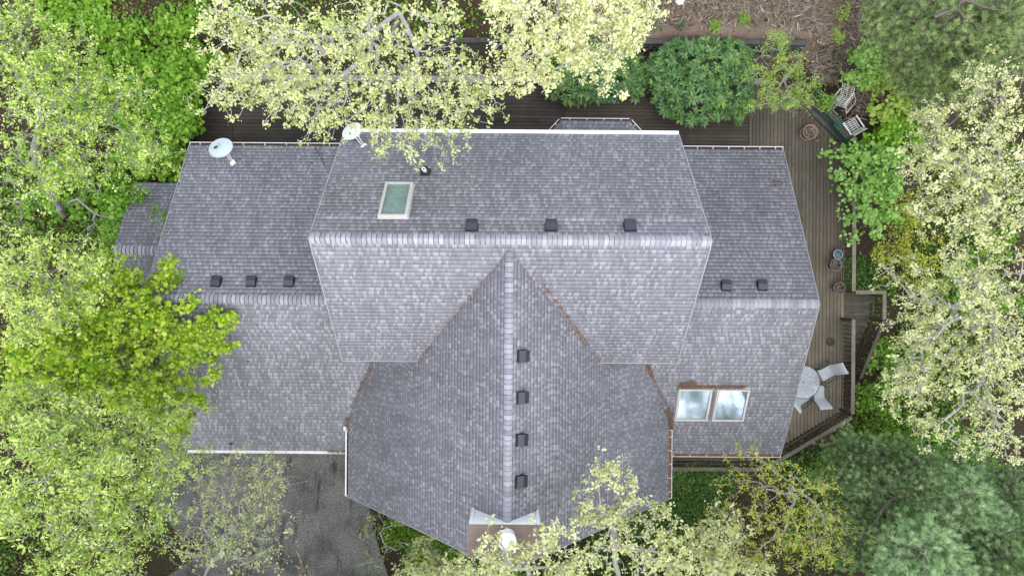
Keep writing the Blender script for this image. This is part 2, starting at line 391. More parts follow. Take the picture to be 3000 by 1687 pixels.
M['yellowgreen'] = m_leaf('yellow_green_leaf', [(0.26, 0.33, 0.02), (0.42, 0.48, 0.04), (0.54, 0.57, 0.09), (0.62, 0.61, 0.15)], 0.35)
M['rhodo'] = m_leaf('rhododendron_leaf', [(0.032, 0.094, 0.025), (0.061, 0.156, 0.040), (0.109, 0.231, 0.055), (0.246, 0.350, 0.074)], 0.12, 0.38, 0.45)
M['ivy'] = m_leaf('ivy_leaf', [(0.028, 0.075, 0.012), (0.055, 0.14, 0.022), (0.085, 0.20, 0.03), (0.14, 0.27, 0.05)], 0.2)
M['ivy_lime'] = m_leaf('lime_ground_leaf', [(0.07, 0.16, 0.012), (0.12, 0.25, 0.02), (0.19, 0.34, 0.03), (0.26, 0.40, 0.06)], 0.3)
M['needle'] = m_leaf('blue_green_needle', [(0.109, 0.201, 0.079), (0.218, 0.366, 0.147), (0.346, 0.520, 0.221), (0.539, 0.697, 0.336)], 0.2, 0.5)
M['needle_pale'] = m_leaf('silver_green_needle', [(0.165, 0.296, 0.120), (0.308, 0.486, 0.220), (0.473, 0.655, 0.340), (0.627, 0.704, 0.450)], 0.2, 0.5)
M['needle_olive'] = m_leaf('olive_needle', [(0.120, 0.201, 0.069), (0.240, 0.356, 0.127), (0.372, 0.494, 0.184), (0.516, 0.609, 0.276)], 0.2, 0.5)
M['litter'] = m_leaf('brown_leaf_litter', [(0.055, 0.03, 0.022), (0.13, 0.072, 0.048), (0.22, 0.135, 0.09), (0.36, 0.26, 0.19)], 0.05, 0.85, 0.1)
M['brownneedle'] = m_leaf('brown_pine_needles', [(0.10, 0.062, 0.042), (0.17, 0.105, 0.07), (0.24, 0.155, 0.11), (0.31, 0.22, 0.17)], 0.0, 0.9, 0.1)
M['drygrass'] = m_leaf('dry_grass', [(0.14, 0.10, 0.075), (0.29, 0.225, 0.175), (0.43, 0.355, 0.295), (0.56, 0.48, 0.41)], 0.1, 0.9, 0.1)
M['yucca'] = m_leaf('yucca_leaf', [(0.06, 0.10, 0.06), (0.11, 0.17, 0.10), (0.16, 0.23, 0.13), (0.24, 0.30, 0.17)], 0.1, 0.5)

# ------------------------------------------------------------------ terrain
def sst(a, b, x):
    t = np.clip((np.asarray(x, float) - a) / (b - a), 0, 1); return t * t * (3 - 2 * t)
ZD = -1.55                       # deck level
def terr(x, y):
    x = np.asarray(x, float); y = np.asarray(y, float)
    z = -1.85 + 0 * x + 0 * y
    e = sst(12.9, 15.0, x); z = z * (1 - e) + e * (-3.4 + 2.5 * sst(0.5, 8, y))
    s = sst(-7.0, -9.0, y) * sst(1.5, 6, x); z = z * (1 - s) + s * (-2.9)
    dv = sst(-5.5, -6.2, y) * sst(-4.0, -6.0, x); z = z * (1 - dv) + dv * (-1.64)
    bed = sst(8.42, 8.5, y) * sst(13.5, 12.0, x); z = z * (1 - bed) + bed * (-1.38)
    hill = sst(9.78, 9.86, y) * sst(13.6, 11.4, x)
    z = z * (1 - hill) + hill * (-0.28 + 0.13 * (y - 9.8))
    return z + 0.05 * np.sin(x * 1.7 + y * 0.6) * np.sin(y * 1.3 - x * 0.4) * (1 - dv)
xs = np.concatenate([np.linspace(-70, -24, 12), np.arange(-23, 23.01, 0.2), np.linspace(24, 70, 12)])
ys = np.concatenate([np.linspace(-60, -17, 10), np.arange(-16, 16.01, 0.2), np.linspace(17, 60, 10)])
gx, gy = np.meshgrid(xs, ys); gz = terr(gx, gy)
nx_, ny_ = len(xs), len(ys)
idx = np.arange(nx_ * ny_).reshape(ny_, nx_)
gf = np.stack([idx[:-1, :-1].ravel(), idx[:-1, 1:].ravel(), idx[1:, 1:].ravel(), idx[1:, :-1].ravel()], 1)
g = obj('ground', (np.stack([gx.ravel(), gy.ravel(), gz.ravel()], 1), gf, None, None, True), M['ground'])
tag(g, kind='structure')
# driveway: one sheet 10 mm above the ground
dpoly = [P(a, b, -1.6)[:2] for a, b in ((470, 1270), (1040, 1270), (1062, 1400), (1080, 1480), (1098, 1560), (1120, 1640), (1150, 1720), (1190, 1850), (1250, 2050),
                                        (300, 2050), (330, 1850), (470, 1700), (560, 1640), (600, 1590), (520, 1560), (450, 1480), (440, 1380))]
dv = MB(); dv.prism(dpoly, -1.75, -1.585)
tag(obj('driveway', dv.mesh(), M['asphalt']), kind='structure')

# ------------------------------------------------------------------ house
house = thing('house', 'grey shingled house with a tall middle gable, two lower side wings and a front gable', 'house', (0, 0, -1.8))
ZM, ZME = 8.85, 5.2; YM, HM = 1.265, 3.585; XM0, XM1 = -5.31, 5.21
ZW, ZWE = 4.09, 0.93; YW, HW = -0.45, 5.74; XW0, XW1 = -12.2, 10.18
XF, ZF, ZFE, HF, YF1, YFE = -0.08, 8.60, 1.70, 5.86, -7.50, -7.66
def unit(v): v = np.array(v, float); return v / np.linalg.norm(v)
def facet_mesh(O, U, V, spans, Vlen, e=EXPO, t=0.013, uoff=0.0, holes=()):
    """courses of shingles on a slope; spans(v)->(u0,u1)"""
    O, U, V = map(lambda a: np.array(a, float), (O, U, V)); N = np.cross(U, V)
    v, f, uv = [], [], []
    n = int(math.ceil(Vlen / e))
    for i in range(n):
        v0 = i * e; v1 = min(v0 + e, Vlen)
        a0, b0 = spans(v0); a1, b1 = spans(v1)
        if b0 - a0 < 0.02: break
        cutv = sorted({v0, v1} | {x for h in holes for x in (h[2], h[3]) if v0 < x < v1})
        for w0, w1 in zip(cutv[:-1], cutv[1:]):
            c0, d0 = spans(w0); c1, d1 = spans(w1)
            segs = [(c0, d0, c1, d1)]
            for h in sorted(holes):
                if h[2] < (w0 + w1) / 2 < h[3]:
                    q = segs.pop(); segs += [(q[0], h[0], q[2], h[0]), (h[1], q[1], h[1], q[3])]
            h0 = t + (0.001 - t) * (w0 - v0) / e; h1 = t + (0.001 - t) * (w1 - v0) / e
            for (p0, q0, p1, q1) in segs:
                k = len(v)
                for (uu, vv, h) in ((p0, w0, h0), (q0, w0, h0), (q1, w1, h1), (p1, w1, h1)): v.append(O + U * uu + V * vv + N * h)
                f.append((k, k + 1, k + 2, k + 3))
                uv += [(p0 + uoff, w0 + 1e-3), (q0 + uoff, w0 + 1e-3), (q1 + uoff, w1 - 1e-3), (p1 + uoff, w1 - 1e-3)]
                if w0 == v0:
                    v += [O + U * p0 + V * w0 - N * 0.006, O + U * q0 + V * w0 - N * 0.006]; f.append((k + 4, k + 5, k + 1, k))
                    uv += [(p0 + uoff, w0 + 2e-3), (q0 + uoff, w0 + 2e-3), (q0 + uoff, w0 + 3e-3), (p0 + uoff, w0 + 3e-3)]
    return v, np.array(f), None, uv
def slab(O, U, V, spans, Vlen, t=0.19, holes=()):
    O, U, V = map(lambda a: np.array(a, float), (O, U, V)); N = np.cross(U, V); mb = MB()
    vs = sorted({0.0, Vlen} | {x for h in holes for x in h[2:]})
    for w0, w1 in zip(vs[:-1], vs[1:]):
        a0, b0 = spans(w0); a1, b1 = spans(w1); segs = [(a0, b0, a1, b1)]
        for h in sorted(holes):
            if h[2] < (w0 + w1) / 2 < h[3]:
                q = segs.pop(); segs += [(q[0], h[0], q[2], h[0]), (h[1], q[1], h[1], q[3])]
        for a0, b0, a1, b1 in segs:
            q = [O + U * a0 + V * w0, O + U * b0 + V * w0, O + U * b1 + V * w1, O + U * a1 + V * w1]
            mb.add([p - N * 0.008 for p in q] + [p - np.array([0, 0, t]) for p in q], [(0, 1, 2, 3), (7, 6, 5, 4), (0, 4, 5, 1), (1, 5, 6, 2), (2, 6, 7, 3), (3, 7, 4, 0)])
    return mb
SKY = (('mn', 1160.5, 582, 0.80, 1.52, 'glass_teal', 0.75, 'floor_in'), ('rws', 2031, 1187, 1.20, 1.42, 'glass_blue', 0.28, 'floor_pale'), ('rws', 2140.5, 1188, 1.16, 1.42, 'glass_blue', 0.5, 'floor_in'))
def make_facet(O, U, V, spans, Vlen, mat, parent=None, uoff=0.0, t=0.19, name=None):
    holes = []
    for q in SKY:
        if q[0] == name:
            O_, N_, U_, V_ = PL[name]; p = onplane(q[1], q[2], O_, N_, 0.11) - N_ * .11
            cu, cv = np.dot(p - O_, U_), np.dot(p - O_, V_); w2, h2 = (q[3] - .11) / 2, (q[4] - .12) / 2
            holes.append((cu - w2, cu + w2, cv - h2, cv + h2))
    r = obj('roof', facet_mesh(O, U, V, spans, Vlen, uoff=uoff, holes=holes), mat, parent or house)
    obj('fascia', slab(O, U, V, spans, Vlen, t, holes).mesh(), M['fascia'], r)
    return r
sm = math.atan2(ZM - ZME, HM); sw = math.atan2(ZW - ZWE, HW); sf = math.atan2(ZF - ZFE, HF)
PL = {}
def plane(name, O, V, U): PL[name] = (np.array(O, float), np.cross(np.array(U, float), np.array(V, float)), np.array(U, float), np.array(V, float))
def slope_ns(north, x0, x1, yr, hs, zr, ze, mat, name, uoff):
    a = math.atan2(zr - ze, hs); L = hs / math.cos(a)
    if north: O = (x1, yr + hs, ze); U = (-1, 0, 0); V = (0, -math.cos(a), math.sin(a))
    else: O = (x0, yr - hs, ze); U = (1, 0, 0); V = (0, math.cos(a), math.sin(a))
    plane(name, O, V, U)
    return make_facet(O, U, V, lambda v: (0, x1 - x0), L, mat, uoff=uoff, name=name)
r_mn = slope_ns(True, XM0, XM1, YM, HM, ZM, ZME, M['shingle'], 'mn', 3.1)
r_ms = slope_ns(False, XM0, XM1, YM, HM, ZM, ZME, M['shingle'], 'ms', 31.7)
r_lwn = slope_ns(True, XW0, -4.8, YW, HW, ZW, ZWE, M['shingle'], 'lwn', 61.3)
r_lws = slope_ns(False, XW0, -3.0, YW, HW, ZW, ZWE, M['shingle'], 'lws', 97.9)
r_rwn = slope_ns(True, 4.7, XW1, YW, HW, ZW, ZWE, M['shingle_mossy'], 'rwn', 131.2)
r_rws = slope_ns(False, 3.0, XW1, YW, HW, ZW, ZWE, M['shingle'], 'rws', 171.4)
# front gable: the ends of its eaves and of its ridge differ a little in plan
YF0 = 1.0
a = math.atan2(ZF - ZFE, HF); Lf = HF / math.cos(a)
def end_f(v): return YFE + (YF1 - YFE) * v / Lf
O = (XF - HF, 0, ZFE); U = (0, -1, 0); V = (math.cos(a), 0, math.sin(a)); plane('fl', O, V, U)
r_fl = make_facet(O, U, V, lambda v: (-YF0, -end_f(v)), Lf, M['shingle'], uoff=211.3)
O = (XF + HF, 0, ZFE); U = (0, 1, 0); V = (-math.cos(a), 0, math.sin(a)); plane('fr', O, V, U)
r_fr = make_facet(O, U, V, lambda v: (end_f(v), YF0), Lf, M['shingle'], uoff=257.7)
# ridge caps: overlapping bent shingles
def ridge_caps(A, B, slope, parent, w=0.155, e=0.135, seed=1):
    r_ = random.Random(seed)
    A, B = np.array(A, float), np.array(B, float); d = B - A; L = np.linalg.norm(d); x = d / L
    y = unit(np.cross([0, 0, 1], x)); mb = MB(); n = int(L / e)
    for i in range(n):
        s0, s1 = i * e, min(i * e + e + 0.02, L); j = (r_.random() - 0.5) * 0.012
        vs = []
        for s_, up in ((s0 + .03, 0.010), (s1, 0.034)):
            for q in (-1, -0.8, -0.45, 0, 0.45, 0.8, 1):
                off = q * w + j; drop = (abs(q) ** 1.5) * w * slope * 0.97
                vs.append(A + x * s_ + y * off + np.array([0, 0, up + 0.012 - drop]))
        for q in (-1, -0.8, -0.45, 0, 0.45, 0.8, 1):
            off = q * w + j; drop = (abs(q) ** 1.5) * w * slope * 0.97
            vs.append(A + x * (s1 + .026) + y * off + np.array([0, 0, -0.002 + 0.012 - drop]))
        fs = [(k, k + 1, k + 8, k + 7) for k in range(6)] 
        t = r_.choice([0.15, 0.3, 0.45, 0.6, 0.8, 0.95]) * 0.8 + r_.random() * 0.16 + .04
        mb.add(vs[:14], [(q[0], q[3], q[2], q[1]) for q in fs], t)
        mb.add(vs[7:], [(q[0], q[3], q[2], q[1]) for q in fs], 0.0)
    return obj('ridge_cap', mb.mesh(), M['cap'], parent)
ridge_caps((XM0 - .02, YM, ZM), (XM1 + .02, YM, ZM), math.tan(sm), r_mn, 0.135, 0.135, 3)
ridge_caps((XW0 - .02, YW, ZW), (-4.8, YW, ZW), math.tan(sw), r_lwn, 0.145, 0.145, 4)
ridge_caps((4.8, YW, ZW), (XW1 + .02, YW, ZW), math.tan(sw), r_rwn, 0.145, 0.145, 5)
ridge_caps((XF, 0.98, ZF), (XF, YF1 - .02, ZF), math.tan(sf), r_fl, 0.115, 0.135, 6)
# drip edges on the rakes
def rake(a, b, side, parent):
    mb = MB(); a, b = np.array(a, float), np.array(b, float)
    mb.bar(a + [0, 0, 0.004], b + [0, 0, 0.004], 0.026, 0.045, t=.5)
    return obj('rake_trim', mb.mesh(), M['trim'], parent)
for x, rn, rs in ((XM0 - .012, r_mn, r_ms), (XM1 + .012, r_mn, r_ms)):
    rake((x, YM + HM, ZME), (x, YM, ZM), 0, rn); rake((x, YM - HM, ZME), (x, YM, ZM), 0, rs)
for x, rn, rs in ((XW0 - .012, r_lwn, r_lws), (XW1 + .012, r_rwn, r_rws)):
    rake((x, YW + HW, ZWE), (x, YW, ZW), 0, rn); rake((x, YW - HW, ZWE), (x, YW, ZW), 0, rs)
rake((XF - HF, YFE - .012, ZFE), (XF, YF1 - .012, ZF), 0, r_fl); rake((XF + HF, YFE - .012, ZFE), (XF, YF1 - .012, ZF), 0, r_fr)
for A_, B_ in (((XM0, YM - HM - .012, ZME), (-2.85, YM - HM - .012, ZME)), ((2.75, YM - HM - .012, ZME), (XM1, YM - HM - .012, ZME))):
    obj('eave_trim', MB().bar(A_, B_, 0.026, 0.045).mesh(), M['trim'], r_ms)
# side porch roof at the left end
ZP, HP, YP = 1.55, 2.7, 1.27; zpe = ZP - HP * 0.5
for nor in (True, False):
    a = math.atan2(ZP - zpe, HP); L = HP / math.cos(a); x0, x1 = -14.7, -11.8
    if nor: O = (x1, YP + HP, zpe); U = (-1, 0, 0); V = (0, -math.cos(a), math.sin(a))
    else: O = (x0, YP - HP, zpe); U = (1, 0, 0); V = (0, math.cos(a), math.sin(a))
    rp = make_facet(O, U, V, lambda v: (0, x1 - x0), L, M['shingle_shaded'], uoff=301 + 20 * nor)
ridge_caps((-14.7, YP, ZP), (-11.8, YP, ZP), 0.5, rp, 0.17, 0.145, 8)
# bay roof on the north side
bz = 1.15
b0, b1, b2, b3 = [P(x, y, bz)[:2] for x, y in ((1616, 378), (1644, 354), (1845, 355), (1871, 379))]
yb_in = 4.55
cx = (b1[0] + b2[0]) / 2; zt_ = bz + 0.62
top1, top2 = (b1[0] + .42, yb_in), (b2[0] - .42, yb_in)
def tri_facet(pts, uoff, mat):
    """eave pts[0]->pts[1], top pts[2]<-pts[3]"""
    p = [np.array(q, float) for q in pts]
    U = unit(p[1] - p[0]); nrm = unit(np.cross(p[1] - p[0], p[3] - p[0])); V = np.cross(nrm, U)
    L = np.dot(p[3] - p[0], V); a1 = np.dot(p[3] - p[0], U); w = np.linalg.norm(p[1] - p[0]); c1 = np.dot(p[2] - p[0], U)
    return make_facet(p[0], U, V, lambda v: (a1 * v / L, w + (c1 - w) * v / L), L, mat, uoff=uoff, t=0.12)
yn = (b1[1] + b2[1]) / 2
rb = tri_facet([(b2[0], yn, bz), (b1[0], yn, bz), (top1[0], top1[1], zt_), (top2[0], top2[1], zt_)], 333, M['shingle_shaded'])
tri_facet([(b1[0], yn, bz), (b1[0] - .62, yn - .68, bz), (top1[0] - .3, yb_in - .45, zt_ + .1), (top1[0], yb_in, zt_)], 351, M['shingle_shaded'])
tri_facet([(b2[0] + .62, yn - .68, bz), (b2[0], yn, bz), (top2[0], yb_in, zt_), (top2[0] + .3, yb_in - .45, zt_ + .1)], 371, M['shingle_shaded'])

# walls
w = MB()
w.box((-0.05, 1.265, 1.7), (9.7, 6.3, 7.2))
w.add([(-4.9, -1.88, 5.3), (-4.9, 4.41, 5.3), (-4.9, 1.265, 8.45), (4.8, -1.88, 5.3), (4.8, 4.41, 5.3), (4.8, 1.265, 8.45)], [(0, 2, 1), (3, 4, 5), (0, 3, 5, 2), (1, 2, 5, 4)])
w.box((-8.3, YW, -0.65), (6.9, 10.5, 2.5)); w.box((7.3, YW, -0.65), (5.0, 10.5, 2.5))
for x0, x1 in ((-11.75, -4.85), (4.8, 9.8)):
    w.add([(x0, YW - 5.25, .6), (x0, YW + 5.25, .6), (x0, YW, ZW - .35), (x1, YW - 5.25, .6), (x1, YW + 5.25, .6), (x1, YW, ZW - .35)], [(0, 2, 1), (3, 4, 5)])
w.box((XF, -4.5, -0.15), (10.8, 5.3, 3.4))
w.add([(XF - 5.4, -7.15, 1.5), (XF + 5.4, -7.15, 1.5), (XF, -7.15, 8.2)], [(0, 1, 2)])
w.box((-13.1, YP, -0.9), (2.7, 4.6, 2.0))
w.prism([(b0[0] + .3, 4.4), (b3[0] - .3, 4.4), (b2[0] - .2, yn - .35), (b1[0] + .2, yn - .35)], -1.6, bz - .05)
obj('wall', w.mesh(), M['siding'], house)

# gutters
def gutter(A, B, out, w=0.125, closed=False, fill=None, hangers=0, ends=(True, True), lip=0.022):
    """A->B along the eave edge, out = horizontal outward direction"""
    A, B = np.array(A, float), np.array(B, float); o = unit([out[0], out[1], 0]); d = unit(B - A); mb = MB()
    zt = -0.02
    def L(p, k, z): return p + o * k + np.array([0, 0, z])
    def brd(k, z, ww, hh): mb.bar(L(A, k, z), L(B, k, z), ww, hh)
    brd(0.006, zt - .055, 0.01, 0.10); brd(w / 2, zt - .105, w, 0.01); brd(w - lip / 2, zt - 0.05, lip, 0.10)
    if closed: brd(w / 2 - .012, zt + .008, w - lip + .02, 0.01)
    for e, p in zip(ends, (A + d * .009, B - d * .009)):
        if e: mb.bar(L(p, 0.012, zt - .048), L(p, w - lip, zt - .048), 0.018, 0.10)
    gt = obj('gutter', mb.mesh(), M['white'], house)
    if fill: 
        f = MB(); f.bar(L(A, w / 2 - .004, zt - .06), L(B, w / 2 - .004, zt - .06), w - lip - .022, 0.05)
        obj('gutter_debris', f.mesh(), fill, gt)
    Ln = np.linalg.norm(B - A)
    for i in range(hangers):
        p = A + d * Ln * (i + .5) / hangers
        h = MB(); h.bar(L(p, 0.012, zt + .004), L(p, w - lip - .002, zt + .004), 0.022, 0.012); obj('gutter_hanger', h.mesh(), M['white'], gt)
    return gt
M['debris'] = m_plain('dark_gutter_debris', (0.055, 0.04, 0.033), 0.95, 0, 0.1, 0.6, 30, (0.17, 0.115, 0.085))
M['debris_red'] = m_plain('brown_needle_debris', (0.21, 0.105, 0.068), 0.95, 0, 0.1, 0.5, 34, (0.33, 0.20, 0.145))
gutter((XM0, YM + HM, ZME), (XM1, YM + HM, ZME), (0, 1), 0.135, True)
gutter((XW0 - .02, YW + HW, ZWE), (-4.9, YW + HW, ZWE), (0, 1), 0.125, False, M['debris'], 9)
gutter((4.9, YW + HW, ZWE), (XW1 + .02, YW + HW, ZWE), (0, 1), 0.125, False, M['debris'], 9)
gutter((XW0, YW - HW, ZWE), (-5.95, YW - HW, ZWE), (0, -1), 0.12, True)
gutter((XF + HF + .05, YW - HW, ZWE), (XW1 + .02, YW - HW, ZWE), (0, -1), 0.13, False, M['debris_red'], 7)
gutter((XF - HF, -5.15, ZFE), (XF - HF, YFE, ZFE), (-1, 0), 0.12, False, M['debris'], 0, lip=.05)
gutter((XF + HF, -5.15, ZFE), (XF + HF, YFE, ZFE), (1, 0), 0.14, False, M['debris_red'], 5)
gutter((b1[0], yn, bz), (b2[0], yn, bz), (0, 1), 0.11, False, M['debris'], 4, (False, False))
gutter((b1[0], yn, bz), (b1[0] - .62, yn - .68, bz), (-.74, .67), 0.11, False, M['debris'], 2, (False, False))
gutter((b2[0], yn, bz), (b2[0] + .62, yn - .68, bz), (.74, .67), 0.11, False, M['debris'], 2, (False, False))
ds = MB(); pdn = (XF - HF - .06, -5.2)
ds.box((pdn[0] - .05, pdn[1], ZFE - .06), (0.16, 0.16, 0.10)); ds.tube([(pdn[0] - .05, pdn[1], ZFE - .1), (pdn[0] + .35, pdn[1] + .02, ZFE - .45), (pdn[0] + .42, pdn[1] + .02, .75)], 0.035, 8)
obj('downpipe', ds.mesh(), M['white'], house)

# things standing on a slope
def frame_at(pl, px, py, off=0.0):
    O, N, U, V = PL[pl]; p = onplane(px, py, O, N, off); return p, U, V, N
def onslope(mb_local, p, U, V, N):
    return [p + U * q[0] + V * q[1] + N * q[2] for q in mb_local.v]
def vent_mesh():
    hood = MB(); w_ = 0.155
    prof = [(0.17, 0.012), (0.165, 0.07), (0.02, 0.17), (-0.155, 0.175), (-0.175, 0.155), (-0.175, 0.05)]   # (upslope, height)
    n = len(prof); vs = [(-w_, a_, h) for a_, h in prof] + [(w_, a_, h) for a_, h in prof]
    fs = [(i, i + 1, n + i + 1, n + i) for i in range(n - 1)] + [tuple(range(n))[::-1], tuple(range(n, 2 * n))]
    hood.add(vs, fs); hood.box((0, -0.1, 0.03), (2 * w_ - .04, 0.06, 0.05))
    fl = MB().box((0, 0.015, 0.014), (0.35, 0.36, 0.010))
    return hood, fl
for pl, lst in (('mn', ((1382, 661), (1615, 661), (1846, 661))), ('lwn', ((633, 824), (736, 824), (847, 824))),
                ('rwn', ((2128, 836), (2233, 835))), ('fr', ((1532, 1043), (1530, 1164), (1528, 1288), (1526, 1409)))):
    for px, py in lst:
        p, U, V, N = frame_at(pl, px, py, 0.06); p = p - N * .06
        yaw = random.uniform(-.05, .05); U, V = U * math.cos(yaw) + V * math.sin(yaw), V * math.cos(yaw) - U * math.sin(yaw)
        h, fl = vent_mesh()
        ho = obj('roof_vent', (onslope(h, p, U, V, N), h.f), M['vent'], house)
        obj('vent_flange', (onslope(fl, p, U, V, N), fl.f), M['vent'], ho)
# waste pipe with its black boot
p, U, V, N = frame_at('mn', 1247, 503)
b = MB().lathe([(0.16, 0.012), (0.15, 0.03), (0.10, 0.07), (0.075, 0.16), (0.0, 0.16)], n=24); b.box((0, 0.05, 0.018), (0.30, 0.34, 0.012))
bo = obj('pipe_boot', (onslope(b, p, U, V, N), b.f, None, None, False), M['black'], house)
pp = MB().lathe([(0.055, 0.05), (0.055, 0.44), (0.035, 0.44), (0.035, 0.30)], p, n=20); obj('vent_pipe', pp.mesh(), M['pvc'], bo)
ph = MB().lathe([(0.0349, 0.30), (0.0, 0.302)], p, n=20); obj('pipe_bore', ph.mesh(), M['hole'], bo)

# skylights: kerb and frame, pane, and the shaft below the pane
def skylight(pl, px, py, w, h, glass, deep, back, matf):
    p, U, V, N = frame_at(pl, px, py, 0.11); p = p - N * .11
    def W(mb): return (onslope(mb, p, U, V, N), mb.f)
    fr = MB(); fw = 0.055; zt = 0.115
    for sx in (-1, 1): fr.box((sx * (w / 2 - fw / 2), 0, zt / 2 + .012), (fw, h, zt))
    fr.box((0, h / 2 - fw / 2, zt / 2 + .012), (w - 2 * fw - .002, fw, zt)); fr.box((0, -h / 2 + fw * .7, zt / 2 + .014), (w - 2 * fw - .002, fw * 1.4, zt))
    for sx in (-1, 1): fr.box((sx * (w / 2 - fw - .014), 0, zt + .02), (0.024, h - 2 * fw, 0.02))
    o = obj('skylight', W(fr), matf, house)
    gl = MB().box((0, 0, zt - .005), (w - 2 * fw - .004, h - 2.4 * fw, 0.008)); obj('pane', W(gl), glass, o)
    fl = MB(); fl.box((0, 0.0, 0.016), (w + .05, h + .06, 0.012)); obj('flashing', W(fl), M['frame'], o)
    sh = MB(); a_, b_ = w / 2 - fw, h / 2 - fw
    z1, z0 = zt - .02, -deep
    sh.add([(-a_, -b_, z1), (a_, -b_, z1), (a_, b_, z1), (-a_, b_, z1), (-a_, -b_, z0), (a_, -b_, z0), (a_, b_, z0), (-a_, b_, z0)],
           [(0, 1, 5, 4), (1, 2, 6, 5), (2, 3, 7, 6), (3, 0, 4, 7)])
    obj('light_shaft', W(sh), M['shaft'], o)
    bk = MB().add([(-a_, -b_, z0 + .002), (a_, -b_, z0 + .002), (a_, b_, z0 + .002), (-a_, b_, z0 + .002)], [(0, 1, 2, 3)]); obj('shaft_floor', W(bk), back, o)
    return o
M['floor_pale'] = m_plain('pale_blind', (0.17, 0.23, 0.27), 0.7, 0, 0.2, 0.25, 3.0)

for pl, px, py, w_, h_, gl, deep, bk in SKY: skylight(pl, px, py, w_, h_, M[gl], deep, M[bk], M['frame'])

# chimney
zc = 8.83; cx0, cx1 = -1.08, 0.79; cy0, cy1 = -6.20, -7.02
c = MB().box(((cx0 + cx1) / 2, (cy0 + cy1) / 2, 7.4), (cx1 - cx0, cy0 - cy1, 2.8)); ch = obj('chimney', c.mesh(), M['siding_white'], house)
cb = MB()
for x in (cx0 + .04, cx1 - .04): cb.box((x, cy0 + .012, 7.4), (0.09, 0.03, 2.78))
cb.box(((cx0 + cx1) / 2, cy0 + .014, zc - .07), (cx1 - cx0, 0.03, 0.08)); obj('corner_board', cb.mesh(), M['pvc'], ch)
cc = MB(); cc.box(((cx0 + cx1) / 2, (cy0 + cy1) / 2 - .01, zc + .012), (cx1 - cx0 + .07, cy0 - cy1 + .05, 0.03))
obj('chimney_cover', cc.mesh(), M['flue'], ch)
fx, fy = P(1487, 1577, zc + .25)[:2]
fl = MB().lathe([(0.19, 0.0), (0.19, 0.26), (0.215, 0.265), (0.215, 0.29), (0.15, 0.292)], (fx, fy, zc + .03), 32); fo = obj('flue_pipe', fl.mesh(), M['white'], ch)
fr_ = MB().lathe([(0.15, 0.28), (0.15, 0.40)], (fx, fy, zc + .03), 32); obj('flue_collar', fr_.mesh(), M['flue'], ch)
ft = MB().lathe([(0.225, 0.39), (0.235, 0.40), (0.235, 0.47), (0.215, 0.50), (0.20, 0.505), (0.0, 0.52)], (fx, fy, zc + .03), 36)
for k in range(3):
    a_ = k * 2.1 + .4; ft.box((fx + .17 * math.cos(a_), fy + .17 * math.sin(a_), zc + .545), (0.02, 0.02, 0.012))
obj('flue_cap', ft.mesh(), M['pvc'], ch)
# cable over the left wing
p0 = onplane(921, 432, *PL['lwn'][:2], .03); p1 = onplane(965, 506, *PL['lwn'][:2], .05); p1[2] += .3
obj('cable', MB().tube([p0, (p0 + p1) / 2 + np.array([0.03, 0.02, -.03]), p1], 0.012, 6).mesh(), M['black'], house)

